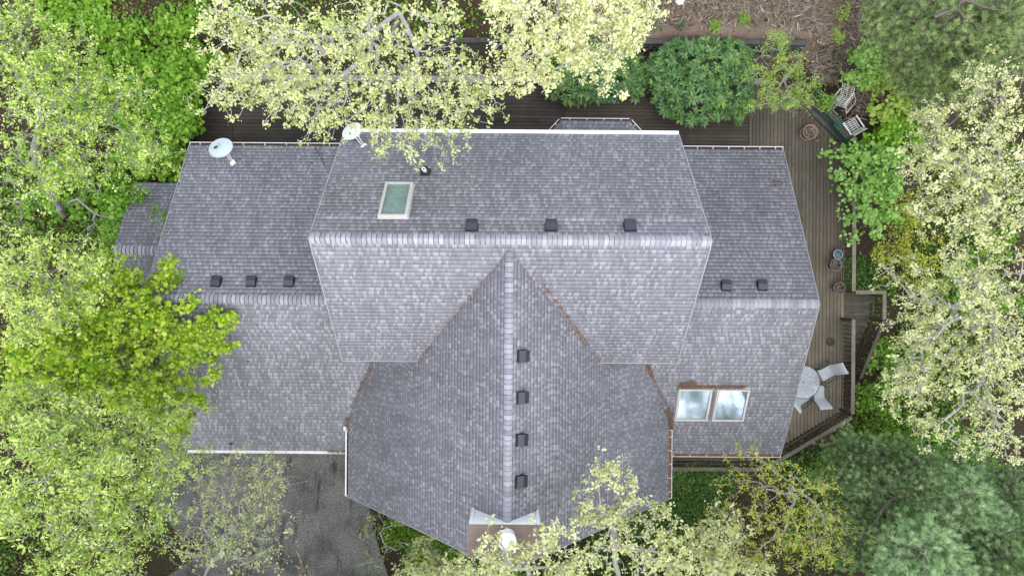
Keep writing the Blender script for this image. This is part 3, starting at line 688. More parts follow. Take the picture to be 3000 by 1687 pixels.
# ------------------------------------------------------------------ satellite dishes
def satellite_dish(name, label, px, py, zc_, a, b, az, el, roofpl, logo, mat, lnb3):
    c = P(px, py, zc_); n = np.array([math.cos(el) * math.cos(az), math.cos(el) * math.sin(az), math.sin(el)])
    h = unit(np.cross([0, 0, 1], n)); t = np.cross(n, h)             # h horizontal, t up the dish face
    foot = c - n * 0.32 - t * 0.15
    O, N, _, _ = PL[roofpl]; foot[2] = O[2] - (N[0] * (foot[0] - O[0]) + N[1] * (foot[1] - O[1])) / N[2] + .01
    root = thing(name, label, 'satellite dish', tuple(foot), 'satellite dishes on the roof')
    def W(x, y, z): return c + h * x + t * y + n * z
    mb = MB(); rings, seg = 9, 40; vs = []
    for side, off in ((0, 0.0), (1, -0.012)):
        for i in range(rings + 1):
            q = i / rings
            for k in range(seg):
                an = 2 * math.pi * k / seg; vs.append(W(a * q * math.cos(an), b * q * math.sin(an), 0.075 * q * q - .075 + off))
    R1 = (rings + 1) * seg; fs = []
    for i in range(rings):
        for k in range(seg):
            k2 = (k + 1) % seg
            fs.append((i * seg + k, (i + 1) * seg + k, (i + 1) * seg + k2, i * seg + k2))
            fs.append((R1 + i * seg + k2, R1 + (i + 1) * seg + k2, R1 + (i + 1) * seg + k, R1 + i * seg + k))
    for k in range(seg):
        k2 = (k + 1) % seg; fs.append((rings * seg + k, R1 + rings * seg + k, R1 + rings * seg + k2, rings * seg + k2))
    mb.add(vs, fs); dsh = obj('reflector', mb.mesh(True), mat, root)
    rim = MB().tube([W(a * math.cos(x), b * math.sin(x), 0.002) for x in np.linspace(0, 2 * math.pi, 41)], 0.008, 6, cap=False); obj('rim', rim.mesh(True), M['white'], dsh)
    if logo:
        def dec(x, y): q2 = (x / a) ** 2 + (y / b) ** 2; return W(x, y, 0.075 * q2 - .075 + .005)
        g1 = MB(); pts = [(-.16, .135), (-.02, .135)] + [(-.02 + .0 + .11 * math.sin(x), .055 + .08 * math.cos(x)) for x in (0.5, 1.0, 1.45)] + [(-.02, -.02 + .04), (-.11, .0 + .04)]
        pts = [(-.20, .165), (-.09, .175), (-.045, .15), (-.03, .11), (-.05, .075), (-.10, .055), (-.165, .055), (-.19, .10)]
        g1.add([dec(*q) for q in pts], [tuple(range(len(pts)))]); obj('emblem', g1.mesh(), M['mark'], dsh)
        g2 = MB()
        for pl_ in ([(-.02, .075), (.015, .07), (.05, .12), (.035, .13)], [(.005, .165), (.085, .165), (.085, .15), (.02, .148)], [(.045, .15), (.065, .15), (.045, .10), (.03, .10)]):
            g2.add([dec(*q) for q in pl_], [tuple(range(len(pl_)))])
        obj('emblem', g2.mesh(), M['mark'], dsh)
        g3 = MB()
        for i in range(9):
            x = -.15 + i * .028; g3.add([dec(x, .005), dec(x + .016, .005), dec(x + .016, .03), dec(x, .03)], [(0, 1, 2, 3)])
        obj('emblem', g3.mesh(), M['mark2'], dsh)
    arm = MB(); L0 = W(0, -b * .9, -.02); L1 = W(0.0, -b * 1.25, 0.50)
    for s_ in (-.045, .045): arm.bar(W(s_, -b * .92, -.02), W(s_ * .55, -b * 1.22, 0.47), 0.028, 0.028)
    obj('arm', arm.mesh(), M['arm'], root)
    ln = MB(); c1 = W(0, -b * 1.22, .50)
    Mx = Matrix((Vector(h), Vector(t), Vector(n))).transposed()
    if lnb3:
        for q in (-.09, 0, .09): ln.box(c1 + h * q, (0.025, 0.12, 0.05), M=Mx)
        for q in (-.055, .055): ln.box(c1 + t * q, (0.21, 0.025, 0.05), M=Mx)
    else:
        ln.box(c1, (0.19, 0.09, 0.10), M=Mx); ln.box(c1 + h * .05 - n * .07, (0.07, 0.07, 0.09), M=Mx); ln.box(c1 - h * .05 - n * .07, (0.06, 0.06, 0.08), M=Mx)
    obj('receiver', ln.mesh(), M['pvc'], root)
    mp = MB().tube([foot + np.array([0, 0, .0]), foot + np.array([0, 0, .22]), c - n * .10 - t * .05], 0.028, 10); mp.box(foot + np.array([0, 0, .02]), (0.2, 0.16, 0.02)); mp.box(c - n * .105, (0.14, 0.16, 0.06), M=Mx)
    obj('mount', mp.mesh(), M['arm'], root)
satellite_dish('satellite_dish', 'pale blue satellite dish with a dark emblem at the edge of the low left wing', 647, 434, 1.75, 0.44, 0.37, R(-52), R(34), 'lwn', True, M['dish'], False)
satellite_dish('satellite_dish', 'plain white satellite dish on the tall roof corner, half covered by oak leaves', 1032, 385, 5.75, 0.33, 0.27, R(-52), R(33), 'mn', False, M['dish_white'], True)

# ------------------------------------------------------------------ deck
deck = thing('deck', 'weathered brown wooden deck with railings and steps along the back and right of the house', 'deck', (0, 6, ZD - .3))
def boards_x(name, x0, x1, y0, y1, mat, seed):
    r_ = random.Random(seed); mb = MB(); y = y0
    while y < y1 - .02:
        w_ = min(0.14, y1 - y); x = x0
        cuts = [x0] + sorted(r_.uniform(x0, x1) for _ in range(int((x1 - x0) / 4.5))) + [x1]
        for a_, b_ in zip(cuts[:-1], cuts[1:]):
            mb.box(((a_ + b_) / 2, y + w_ / 2, ZD - .018 + r_.uniform(-.002, .002)), (b_ - a_ - .006, w_ - .009, 0.036), t=r_.random())
        y += 0.148
    obj(name, mb.mesh(), mat, deck)
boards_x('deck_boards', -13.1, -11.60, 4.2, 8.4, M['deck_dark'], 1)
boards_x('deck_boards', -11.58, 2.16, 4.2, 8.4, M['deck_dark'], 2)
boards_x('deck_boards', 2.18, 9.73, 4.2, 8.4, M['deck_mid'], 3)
boards_x('deck_boards', 5.9, 9.73, -7.08, -5.5, M['deck_side'], 4)
mb = MB(); r_ = random.Random(5); x = 9.75
while x < 13.6:
    xm = x + .07
    ym = 8.4 if xm < 11.3 else 8.4 - (xm - 11.3) * 0.90
    yl = -7.08 if xm < 10.15 else -7.08 + (xm - 10.15) * 0.607
    cuts = [yl] + sorted(r_.uniform(yl, ym) for _ in range(3)) + [ym]
    for a_, b_ in zip(cuts[:-1], cuts[1:]): mb.box((xm, (a_ + b_) / 2, ZD - .018 + r_.uniform(-.002, .002)), (0.131, b_ - a_ - .006, 0.036), t=r_.random())
    x += 0.148
obj('deck_boards', mb.mesh(), M['deck_side'], deck)
und = MB(); und.box((-1.7, 6.3, ZD - .14), (22.8, 4.1, 0.16)); und.prism([(9.75, -6.95), (10.1, -6.95), (13.5, -4.9), (13.5, 6.1), (11.3, 8.2), (9.75, 8.2)], ZD - .22, ZD - .06); und.box((7.8, -6.3, ZD - .14), (3.9, 1.5, .16))
obj('deck_frame', und.mesh(), M['rail_dark'], deck)
for i, (x, y) in enumerate(((13.4, 5), (13.4, 1), (13.4, -2), (13.4, -4.7), (10.2, -6.9), (6.5, -6.9), (14.7, -0.2), (14.7, -1.0))):
    zz = float(terr(x, y)); obj('deck_post', MB().box((x, y, (zz + ZD - .2) / 2), (0.14, 0.14, ZD - .2 - zz)).mesh(), M['rail_dark'], deck)
def railing(A, B, zA, zB, bal=0.165, hh=1.0, mat=None, posts=(True, True)):
    A, B = np.array([*A, zA], float), np.array([*B, zB], float); d = B - A; L = np.linalg.norm(d)
    mat = mat or M['rail']; up = np.array([0, 0, 1.0]); mb = MB()
    n = max(1, int(L / 2.4)); r2 = random.Random(int(L * 100))
    for i in range(n):
        p, q = A + d * i / n, A + d * (i + 1) / n
        mb.bar(p + up * (hh + .02) + d / L * .002, q + up * (hh + .02) - d / L * .002, 0.148, 0.038, t=r2.random())
    mb.bar(A + up * (hh - .05), B + up * (hh - .05), 0.038, 0.085, t=.25); mb.bar(A + up * .14, B + up * .14, 0.038, 0.085, t=.2)
    for p in (A + d / L * .05, B - d / L * .05): mb.bar(p + up * .06, p + up * (hh + .0), 0.07, 0.07, up=(d[0], d[1], 0), t=.3)
    rl = obj('railing', mb.mesh(), mat, deck)
    m = int(L / bal); out = unit(np.array([d[1], -d[0], 0])) * .03
    for i in range(m):
        p = A + d * (i + .5) / m
        obj('baluster', MB().bar(p + up * .05 - out, p + up * (hh - .02) - out, 0.036, 0.036, up=(d[0], d[1], 0), t=r2.random()).mesh(), M['rail_dark'], rl)
    for f_, p in zip(posts, (A, B)):
        if f_: obj('rail_post', MB().box(p + up * (hh / 2 - .12), (0.09, 0.09, hh + .2)).mesh(), M['rail_dark'], rl)
XR = 13.62
railing((XR, 6.1), (XR, -0.02), ZD, ZD); railing((XR + .08, -0.06), (14.92, -0.06), ZD, ZD, posts=(False, False)); railing((14.85, -0.14), (14.85, -1.14), ZD, ZD)
railing((XR, -1.16), (XR, -4.92), ZD, ZD); railing((XR - .03, -5.05), (10.14, -7.13), ZD, ZD, posts=(False, True)); railing((10.06, -7.15), (5.9, -7.15), ZD, ZD, posts=(False, True))
railing((14.85, -1.18), (14.85, -3.7), ZD, -3.35, mat=M['rail_dark'], posts=(False, True))
st = MB(); r_ = random.Random(9)
for i in range(8): st.box((14.24, -0.13 - .141 * i, ZD - .10), (1.16, 0.132, 0.036), t=r_.random())
obj('landing', st.mesh(), M['rail_dark'], deck)
for i in range(7):
    s_ = MB(); z = ZD - .10 - .19 * (i + 1)
    for k in (0, 1): s_.box((14.24, -1.26 - .27 * i - .135 * k, z), (1.12, 0.128, 0.036), t=r_.random())
    obj('step', s_.mesh(), M['rail_dark'], deck)
sg = MB()
for x in (13.66, 14.82): sg.bar((x, -1.05, ZD - .25), (x, -3.2, ZD - 1.70), 0.04, 0.24)
obj('stair_stringer', sg.mesh(), M['rail_dark'], deck)

# timber walls at the back
rw = thing('retaining_wall', 'dark old timber retaining wall below the dry grass bank', 'wall', (0, 9.8, -1.5))
rr = random.Random(4)
for k in range(5):
    mb = MB(); x = -8.5 + rr.uniform(-1, 0)
    while x < 11.6:
        L = rr.uniform(2.2, 3.4); x2 = min(x + L, 11.6)
        mb.box(((x + x2) / 2, 9.72 + rr.uniform(-.012, .012) + .02 * k, -1.38 + .235 * k), (x2 - x - .01, 0.2, 0.225), t=rr.random()); x = x2
    obj('timber', mb.mesh(), M['timber'], rw)
eb = thing('timber_edging', 'pale grey timber edging between the back deck and the shrub bed', 'edging', (0, 8.5, -1.5))
mb = MB(); x = -13.0
while x < 10.4:
    x2 = min(x + rr.uniform(2.3, 3.2), 10.4); mb.box(((x + x2) / 2, 8.53, -1.36), (x2 - x - .012, 0.21, 0.34), t=rr.random()); x = x2
obj('timber', mb.mesh(), M['timber_pale'], eb)
dw = thing('corner_wall', 'dark stepped timber wall cutting across the back corner of the deck', 'wall', (12.6, 7.4, -1.5))
A0, A1 = P(2345, 290, -1.3), P(2492, 430, -1.3); dd = unit(A1 - A0); nn = np.array([-dd[1], dd[0], 0]); 
if nn[1] < 0: nn = -nn
for k, (off, zt, wdt, mt, s0, s1) in enumerate(((0.0, -1.38, .17, 'timber', 0, 0), (.20, -1.22, .20, 'timber', .1, .2), (.42, -1.10, .17, 'timber_pale', .25, 1.3))):
    a_ = A0 + dd * s0 + nn * off; b_ = A1 - dd * s1 + nn * off; a_[2] = b_[2] = zt - .15
    mb = MB(); mid = a_ + (b_ - a_) * .55
    mb.bar(a_, mid - dd * .005, wdt, .3, t=rr.random()); mb.bar(mid + dd * .005, b_, wdt, .3, t=rr.random()); obj('timber', mb.mesh(), M[mt], dw)

# ------------------------------------------------------------------ pots, planters, furniture
def stems(mb, c, r, n, hgt, seed, rad=0.006):
    q = random.Random(seed)
    for i in range(n):
        a_ = q.uniform(0, 6.28); rr_ = r * math.sqrt(q.random()); b_ = a_ + q.uniform(-2.2, 2.2); l = q.uniform(.4, 1) * r
        p0 = np.array([c[0] + rr_ * math.cos(a_), c[1] + rr_ * math.sin(a_), c[2]])
        p2 = p0 + np.array([l * math.cos(b_), l * math.sin(b_), q.uniform(0.01, hgt)]); mid = (p0 + p2) / 2 + np.array([q.uniform(-.04, .04), q.uniform(-.04, .04), hgt * .5])
        mb.tube([p0, mid, p2], [rad, rad * .8, rad * .5], 4)
def pot(label, px, py, rpx, hgt, mat, soil, seed, cat='plant pot', saucer=True, inner=None, n_st=26):
    z = ZD; c = P(px, py, z + hgt); r = rpx * (H - z - hgt) / F; c = np.array([c[0], c[1], z])
    t = thing('plant_pot', label, cat, tuple(c), 'pots standing on the deck')
    body = MB().lathe([(r * .70, 0.02), (r * .86, hgt * .8), (r * .98, hgt * .82), (r, hgt), (r * .90, hgt), (r * .86, hgt * .80), (r * .8, hgt * .5)], c, 32); obj('pot_body', body.mesh(True), mat, t)
    si = MB().lathe([(r * .83, hgt * .74), (r * .4, hgt * .78), (0, hgt * .79)], c, 24) if inner is None else MB().lathe([(r * .885, hgt * .97), (r * .84, hgt * .75), (r * .66, hgt * .2), (r * .3, hgt * .12), (0, hgt * .12)], c, 32)
    obj('soil' if inner is None else 'inside', si.mesh(True), soil, t)
    if inner is None:
        sm_ = MB(); stems(sm_, (c[0], c[1], z + hgt * .78), r * .78, n_st, .09, seed); obj('dry_stems', sm_.mesh(), M['drystem'], t)
    if saucer:
        s_ = MB().lathe([(r * .86, 0.002), (r * .98, 0.045), (r * .93, 0.045), (r * .82, 0.02), (0, .02)], c, 32); obj('saucer', s_.mesh(True), mat, t)
    return t
pot('wide terracotta pot of dry stems alone on the back corner of the deck', 2375, 386, 21.5, 0.40, M['terra'], M['soil'], 1, n_st=46)
pot('empty pale blue glazed pot topmost in the row by the railing', 2456, 745, 13.8, 0.34, M['glaze'], M['glaze_in'], 2, saucer=False, inner=True)
pot('grey pot of dead stems touching the blue glazed pot', 2451, 776, 18.0, 0.42, M['pot_grey'], M['soil'], 3)
pot('grey pot of dead stems beside the top of the deck steps', 2461, 844, 18.0, 0.42, M['pot_grey'], M['soil'], 5)
c = P(2432, 1001, ZD); s_ = MB().lathe([(0.17, 0.002), (0.185, 0.03), (0.172, 0.03), (0.15, 0.012), (0, .012)], c, 32)
tag(obj('plant_saucer', s_.mesh(True), M['saucer'], None, True, tuple(c)), 'dark brown empty plant saucer lying flat on the right deck', 'saucer')
# three long green planters on the corner wall
def planter(label, ax, ay, bx, by, z, w_, seed):
    a_, b_ = P(ax, ay, z), P(bx, by, z); d_ = unit(b_ - a_); n_ = np.array([-d_[1], d_[0], 0]); L = np.linalg.norm(b_ - a_); m = (a_ + b_) / 2
    ang = math.atan2(d_[1], d_[0])
    t = thing('planter_box', label, 'planter', (m[0], m[1], z - .22), 'long green planters at the deck corner')
    bx_ = MB()
    for s in (-1, 1):
        bx_.box(m + n_ * s * (w_ / 2 - .012) - np.array([0, 0, .11]), (L, 0.024, 0.22), ang)
        bx_.box(m + d_ * s * (L / 2 - .012) - np.array([0, 0, .112]), (0.024, w_ - .05, 0.216), ang)
        bx_.box(m + n_ * s * (w_ / 2), (L + .02, 0.035, 0.02), ang)
    obj('box_wall', bx_.mesh(), M['green_box'], t)
    obj('soil', MB().box(m - np.array([0, 0, .12]), (L - .05, w_ - .05, 0.12), ang).mesh(), M['soil'], t)
    sm_ = MB(); q = random.Random(seed)
    for i in range(14):
        p0 = m + d_ * q.uniform(-.45, .45) * L + n_ * q.uniform(-.3, .3) * w_ - np.array([0, 0, .06]); p1 = p0 + np.array([q.uniform(-.1, .1), q.uniform(-.1, .1), q.uniform(.01, .06)])
        sm_.tube([p0, p1], [.006, .004], 4)
    obj('dry_stems', sm_.mesh(), M['drystem'], t)
planter('green planter box at the upper end of the row, under the small tree', 2394, 268, 2432, 306, -.88, .24, 1)
planter('green planter box in the middle of the row, behind the leafy potted shrub', 2424, 322, 2466, 364, -.90, .24, 2)
planter('green planter box at the lower end of the row, below the slatted white chair', 2450, 360, 2497, 414, -.94, .24, 3)
c = P(2458, 289, -.6); z0 = float(terr(c[0], c[1]))
s_ = MB().lathe([(0.09, 0), (0.09, 0.25), (0.115, 0.26), (0.115, 0.31), (0.02, 0.315), (0.012, .305), (0, .305)], (c[0], c[1], -.92), 28); s_.box((c[0], c[1], (z0 - .92) / 2), (.16, .16, abs(-.92 - z0) + .02))
tag(obj('stone_stool', s_.mesh(), M['stone'], None, True, (c[0], c[1], z0)), 'small round grey stone pedestal beside the leafy potted shrub', 'pedestal')
# white tube chairs without cushions
def wire_chair(label, px, py, z, rz, tilt):
    c = P(px, py, z + .3)
    t = thing('patio_chair', label, 'chair', (c[0], c[1], z), 'white metal chairs without cushions'); t.rotation_euler = (R(tilt[0]), R(tilt[1]), rz)
    w_, d_ = 0.52, 0.50
    def o(n, mb): return obj(n, mb.mesh(), M['whitewire'], t, world=False)
    st_ = MB(); r0 = .012
    st_.tube([(-w_ / 2, -d_ / 2, .4), (w_ / 2, -d_ / 2, .4), (w_ / 2, d_ / 2, .38), (-w_ / 2, d_ / 2, .38), (-w_ / 2, -d_ / 2, .4)], r0, 6)
    for i in range(1, 6): y = -d_ / 2 + d_ * i / 6; st_.bar((-w_ / 2, y, .4 - .02 * i / 6), (w_ / 2, y, .4 - .02 * i / 6), .028, .008)
    for i in (-.16, 0, .16): st_.bar((i, -d_ / 2, .392), (i, d_ / 2, .372), .014, .008)
    o('seat', st_)
    bk = MB(); bk.tube([(-w_ / 2, d_ / 2, .38), (-w_ / 2, d_ / 2 + .22, .86), (w_ / 2, d_ / 2 + .22, .86), (w_ / 2, d_ / 2, .38)], r0, 6)
    for i in range(1, 6): k = i / 6; bk.bar((-w_ / 2, d_ / 2 + .22 * k, .38 + .48 * k), (w_ / 2, d_ / 2 + .22 * k, .38 + .48 * k), .026, .008, up=(0, 1, 0))
    for i in (-.16, 0, .16): bk.bar((i, d_ / 2, .38), (i, d_ / 2 + .22, .86), .012, .008)
    o('backrest', bk)
    for s in (-1, 1):
        lg = MB(); x = s * (w_ / 2 + .03)
        lg.tube([(x, -d_ / 2 + .02, 0), (x, -d_ / 2 + .02, .62), (x, d_ / 2 + .10, .62), (x, d_ / 2 + .12, 0), (x, -d_ / 2 + .02, 0)], .014, 6)
        lg.bar((x, -d_ / 2, .635), (x, d_ / 2 + .08, .635), .045, .012); o('arm_frame', lg)
wire_chair('white metal chair frame lying toward the bank beside the stone pedestal', 2482, 307, -1.35, R(-38), (0, -38))
wire_chair('white slatted metal chair frame behind the lower green planter', 2497, 373, -1.55, R(-150), (10, 8))
# patio table and sling chairs
tc = P(2354, 1119, ZD + .72)
tb = thing('patio_table', 'round glass patio table half under the right roof edge', 'table', (tc[0], tc[1], ZD))
r_t = 48.5 * (H - ZD - .72) / F
tt = MB().lathe([(0.0, 0.0), (r_t, 0.0), (r_t, 0.008), (0.0, 0.008)], (tc[0], tc[1], ZD + .715), 56); obj('tabletop', tt.mesh(), M['tabletop'], tb)
rg = MB().tube([(tc[0] + r_t * math.cos(x), tc[1] + r_t * math.sin(x), ZD + .716) for x in np.linspace(0, 6.2832, 57)], .014, 8, cap=False); obj('table_rim', rg.mesh(True), M['chairframe'], tb)
hb = MB().lathe([(.028, 0), (.03, .012), (0, .014)], (tc[0], tc[1], ZD + .722), 16); obj('hub', hb.mesh(), M['chairframe'], tb)
for k in range(4):
    a_ = k * math.pi / 2 + .4; lg = MB().tube([(tc[0] + .5 * math.cos(a_), tc[1] + .5 * math.sin(a_), ZD + .70), (tc[0] + .42 * math.cos(a_), tc[1] + .42 * math.sin(a_), ZD + .3), (tc[0] + .5 * math.cos(a_), tc[1] + .5 * math.sin(a_), ZD)], .016, 8); obj('leg', lg.mesh(), M['chairframe'], tb)
def sling_chair(label):
    t = thing('sling_chair', label, 'chair', (0, 0, ZD), 'sling chairs around the glass table')
    prof = [(-.30, .40), (-.26, .435), (-.12, .425), (.05, .395), (.17, .40), (.225, .47), (.30, .66), (.385, .86), (.46, .99), (.52, 1.04), (.545, 1.035)]   # (back +y, z)
    w_ = .25; vs = []
    for y, z in prof:
        for x in (-w_, -w_ * .5, 0, w_ * .5, w_): vs.append((x, y, z - .018 * (1 - (x / w_) ** 2)))
    n = len(prof); fs = [(i * 5 + k, i * 5 + k + 1, i * 5 + k + 6, i * 5 + k + 5) for i in range(n - 1) for k in range(4)]
    obj('sling', MB().add(vs, fs).mesh(True), M['sling'], t, world=False)
    for s in (-1, 1):
        fr = MB(); x = s * (w_ + .012)
        fr.tube([(x, y, z) for y, z in prof], .013, 6)
        fr.tube([(x + s * .05, -.30, .0), (x + s * .05, -.27, .60), (x + s * .05, -.05, .645), (x + s * .05, .22, .63), (x + s * .03, .36, .0)], .014, 6)
        fr.bar((x + s * .05, -.26, .655), (x + s * .05, .2, .655), .055, .016)
        obj('side_frame', fr.mesh(), M['chairframe'], t, world=False)
    cr = MB(); cr.bar((-w_, -.24, .36), (w_, -.24, .36), .02, .02); cr.bar((-w_, .16, .36), (w_, .16, .36), .02, .02); obj('cross_bar', cr.mesh(), M['chairframe'], t, world=False)
    return t
proto = sling_chair('white sling chair with its back toward the railing, right of the glass table')
pos = [((2422, 1091), (2455, 1086), None), ((2398, 1152), (2416, 1185), 'white sling chair below the glass table, its back toward the diagonal railing'),
       ((2346, 1166), (2327, 1198), 'white sling chair mostly hidden under the right roof edge')]
for i, (seat, back, lab) in enumerate(pos):
    o = proto if i == 0 else copy_tree(proto)
    if lab: o['label'] = lab
    a_, b_ = P(*seat, ZD + .42), P(*back, ZD + .9); d_ = b_ - a_
    o.location = (a_[0], a_[1], ZD); o.rotation_euler.z = math.atan2(d_[1], d_[0]) - math.pi / 2

# compass painted on the driveway
zdv = -1.581
cp = thing('painted_compass', 'worn cream and orange painted compass with the letter S on the driveway', 'painting', (*P(885, 1640, zdv)[:2], zdv))
def flat(mb, pts, z=zdv): mb.add([(*P(x, y, z)[:2], z) for x, y in pts], [tuple(range(len(pts)))])
def zoomxy(x, y): return (760 + x / 7.0, 1480 + y / 7.0)
sp_ = [(655, 385), (640, 350), (605, 335), (570, 370), (572, 415), (610, 460), (655, 490), (685, 530), (675, 575), (640, 595), (608, 560)]
let = MB()
for a_, b_ in zip(sp_[:-1], sp_[1:]):
    (x0, y0), (x1, y1) = zoomxy(*a_), zoomxy(*b_); dx, dy = x1 - x0, y1 - y0; l = math.hypot(dx, dy); nx2, ny2 = -dy / l * 1.9, dx / l * 1.9
    flat(let, [(x0 + nx2, y0 + ny2), (x0 - nx2, y0 - ny2), (x1 - nx2, y1 - ny2), (x1 + nx2, y1 + ny2)][::-1], zdv)
o = obj('letter', let.mesh(), M['paint'], cp)
def stroke(mb, a_, b_, w0, w1, z=zdv):
    (x0, y0), (x1, y1) = zoomxy(*a_), zoomxy(*b_); dx, dy = x1 - x0, y1 - y0; l = math.hypot(dx, dy); nx2, ny2 = -dy / l, dx / l
    flat(mb, [(x0 + nx2 * w0, y0 + ny2 * w0), (x1 + nx2 * w1, y1 + ny2 * w1), (x1 - nx2 * w1, y1 - ny2 * w1), (x0 - nx2 * w0, y0 - ny2 * w0)][::-1], z)
sr = MB()
for a_, b_, w0, w1 in (((768, 930), (870, 1195), 1.6, 2.2), ((735, 1225), (835, 1300), 1.5, 3.0), ((990, 1165), (960, 1280), 1.2, 3.4), ((985, 1320), (1050, 1449), 2.4, 1.2), ((860, 1400), (830, 1449), 3, 3), ((920, 1410), (950, 1449), 3, 3), ((740, 745), (800, 715), 3.2, 1.4), ((725, 785), (800, 835), 1.5, 2.4)):
    stroke(sr, a_, b_, w0, w1, zdv + .002)
obj('star_ray', sr.mesh(), M['paint'], cp)
so = MB()
for a_, b_, w0, w1 in (((870, 1195), (885, 1275), 1.5, 4.6), ((640, 720), (660, 760), 2.5, 2.5), ((610, 800), (650, 770), 3.0, 2.5), ((690, 790), (700, 880), 3, 1.6)): stroke(so, a_, b_, w0, w1, zdv + .004)
flat(so, [zoomxy(910 + 55 * math.cos(k), 1335 + 55 * math.sin(k)) for k in np.linspace(0, 6.28, 13)[:-1]][::-1], zdv + .004)
obj('star_centre', so.mesh(), M['paint_o'], cp)
# ------------------------------------------------------------------ plants
def rdir(n, g):
    v = g.normal(size=(n, 3)); return v / np.linalg.norm(v, axis=1, keepdims=True)
def lobe_pts(g, lobes, clump=0.42, per=9, flat=0.55):
    out = []
    for (x, y, z, rx, ry, rz, n) in lobes:
        c = Pd(x, y, z); s = K * (H - z) / F; r = np.array([rx * s, ry * s, rz])
        m = max(2, n // per)
        cc = rdir(m, g) * (g.random((m, 1)) ** (1 / 2.6)) * r
        i = g.integers(0, m, n)
        p = c + cc[i] + g.normal(size=(n, 3)) * clump * np.array([1, 1, flat]) * 0.62
        out.append(p)
    return np.concatenate(out)
def finger_pts(g, fingers, step=0.10, wid=0.16):
    """fingers: lists of (x, y, z) display points; leaves packed along the line, thinning to the tip"""
    out = []
    for f in fingers:
        q = [Pd(*p) for p in f]
        for a, b in zip(q[:-1], q[1:]):
            L = np.linalg.norm(b - a); n = max(2, int(L / step * 2.2))
            t = g.random(n)[:, None]
            out.append(a + (b - a) * t + g.normal(size=(n, 3)) * wid * np.array([1, 1, .5]))
    return np.concatenate(out)
def grow(trunk, targets, g, step=0.34, wig=0.05, sag=0.0, order_c=None):
    """space-colonising skeleton: every target is tied to the nearest point of what has grown so far"""
    nodes = [np.array(trunk[0], float)]; par = [-1]
    for a, b in zip(trunk[:-1], trunk[1:]):
        a, b = np.array(a, float), np.array(b, float); n = max(1, int(np.linalg.norm(b - a) / 0.5))
        for i in range(1, n + 1):
            nodes.append(a + (b - a) * i / n + g.normal(size=3) * 0.025); par.append(len(nodes) - 2)
    cap = len(nodes) + len(targets) * 14 + 10
    arr = np.empty((cap, 3)); arr[:len(nodes)] = nodes; pl = np.zeros(cap)
    for i in range(1, len(nodes)): pl[i] = pl[par[i]] * 0 + i * 0.1
    n0 = len(nodes); n = n0
    top = arr[n0 - 1] if order_c is None else order_c
    lo = max(0, n0 - 1 - int(0.55 * n0))
    targets = targets[np.argsort(np.linalg.norm(targets - top, axis=1) + g.random(len(targets)) * 0.8)]
    tips = []
    for t in targets:
        d = np.linalg.norm(arr[lo:n] - t, axis=1) + 0.16 * pl[lo:n]
        j = lo + int(np.argmin(d)); a = arr[j].copy(); L = np.linalg.norm(t - a)
        m = min(12, max(1, int(math.ceil(L / step)))); q = j
        off = g.normal(size=3) * wig * L
        for i in range(1, m + 1):
            s = i / m
            p = a + (t - a) * s + off * math.sin(math.pi * s) + np.array([0, 0, sag * L * math.sin(math.pi * s)])
            if n >= cap: break
            arr[n] = p; par.append(q); pl[n] = pl[q] + L / m; q = n; n += 1
        tips.append(q)
    return arr[:n], np.array(par), np.array(tips)
def limb_mesh(nodes, par, r_tip=0.007, ex=2.35, r_max=0.3, k=4, rscale=1.0, rmin_draw=0.0):
    n = len(nodes); acc = np.zeros(n); has = np.zeros(n, bool)
    best = np.full(n, -1); bw = np.zeros(n)
    for i in range(n - 1, 0, -1):
        if not has[i]: acc[i] = r_tip ** ex
        acc[par[i]] += acc[i]; has[par[i]] = True
        if acc[i] > bw[par[i]]: bw[par[i]] = acc[i]; best[par[i]] = i
    r = np.minimum(acc ** (1 / ex) * rscale, r_max)
    r[0] = max(r[0], r[1] * 1.25) if n > 1 else r[0]
    d = np.zeros((n, 3)); d[1:] = nodes[1:] - nodes[par[1:]]
    for i in range(n):
        if best[i] > 0: d[i] = d[i] * 0.5 + (nodes[best[i]] - nodes[i]) * 0.5
    d /= np.maximum(np.linalg.norm(d, axis=1, keepdims=True), 1e-6)
    ref = np.where(np.abs(d[:, 2:3]) < 0.9, np.array([[0, 0, 1.0]]), np.array([[1.0, 0, 0]]))
    y = np.cross(ref, d); y /= np.maximum(np.linalg.norm(y, axis=1, keepdims=True), 1e-6); z = np.cross(d, y)
    V, Fc = [], []; cnt = 0
    for kk, sel in ((3, r < 0.016), (5, (r >= 0.016) & (r < 0.07)), (9, r >= 0.07)):
        ids = np.where(sel)[0]; ids = ids[ids > 0]
        if len(ids) == 0: continue
        an = np.linspace(0, 2 * np.pi, kk, endpoint=False); ca, sa_ = np.cos(an), np.sin(an)
        e = ids; p = par[e]
        ring_e = nodes[e][:, None] + r[e][:, None, None] * (y[e][:, None] * ca[None, :, None] + z[e][:, None] * sa_[None, :, None])
        main = best[p] == e
        dp = np.where(main[:, None], y[p], y[e]); dz = np.where(main[:, None], z[p], z[e])
        # keep the two rings turned alike
        flip = (np.sum(dp * y[e], axis=1) < -0.2); dp = np.where(flip[:, None], y[e], dp); dz = np.where(flip[:, None], z[e], dz)
        rp = np.where(main, r[p], np.minimum(r[e] * 1.15, r[p]))
        ring_p = nodes[p][:, None] + rp[:, None, None] * (dp[:, None] * ca[None, :, None] + dz[:, None] * sa_[None, :, None])
        vv = np.concatenate([ring_p, ring_e], 1).reshape(-1, 3)
        b = cnt + np.arange(len(e))[:, None] * (2 * kk); j = np.arange(kk)[None]; j2 = (j + 1) % kk
        Fc.append(np.stack([b + j, b + j2, b + kk + j2, b + kk + j], -1).reshape(-1, 4)); V.append(vv); cnt += len(vv)
    return np.concatenate(V), np.concatenate(Fc), None, None, True
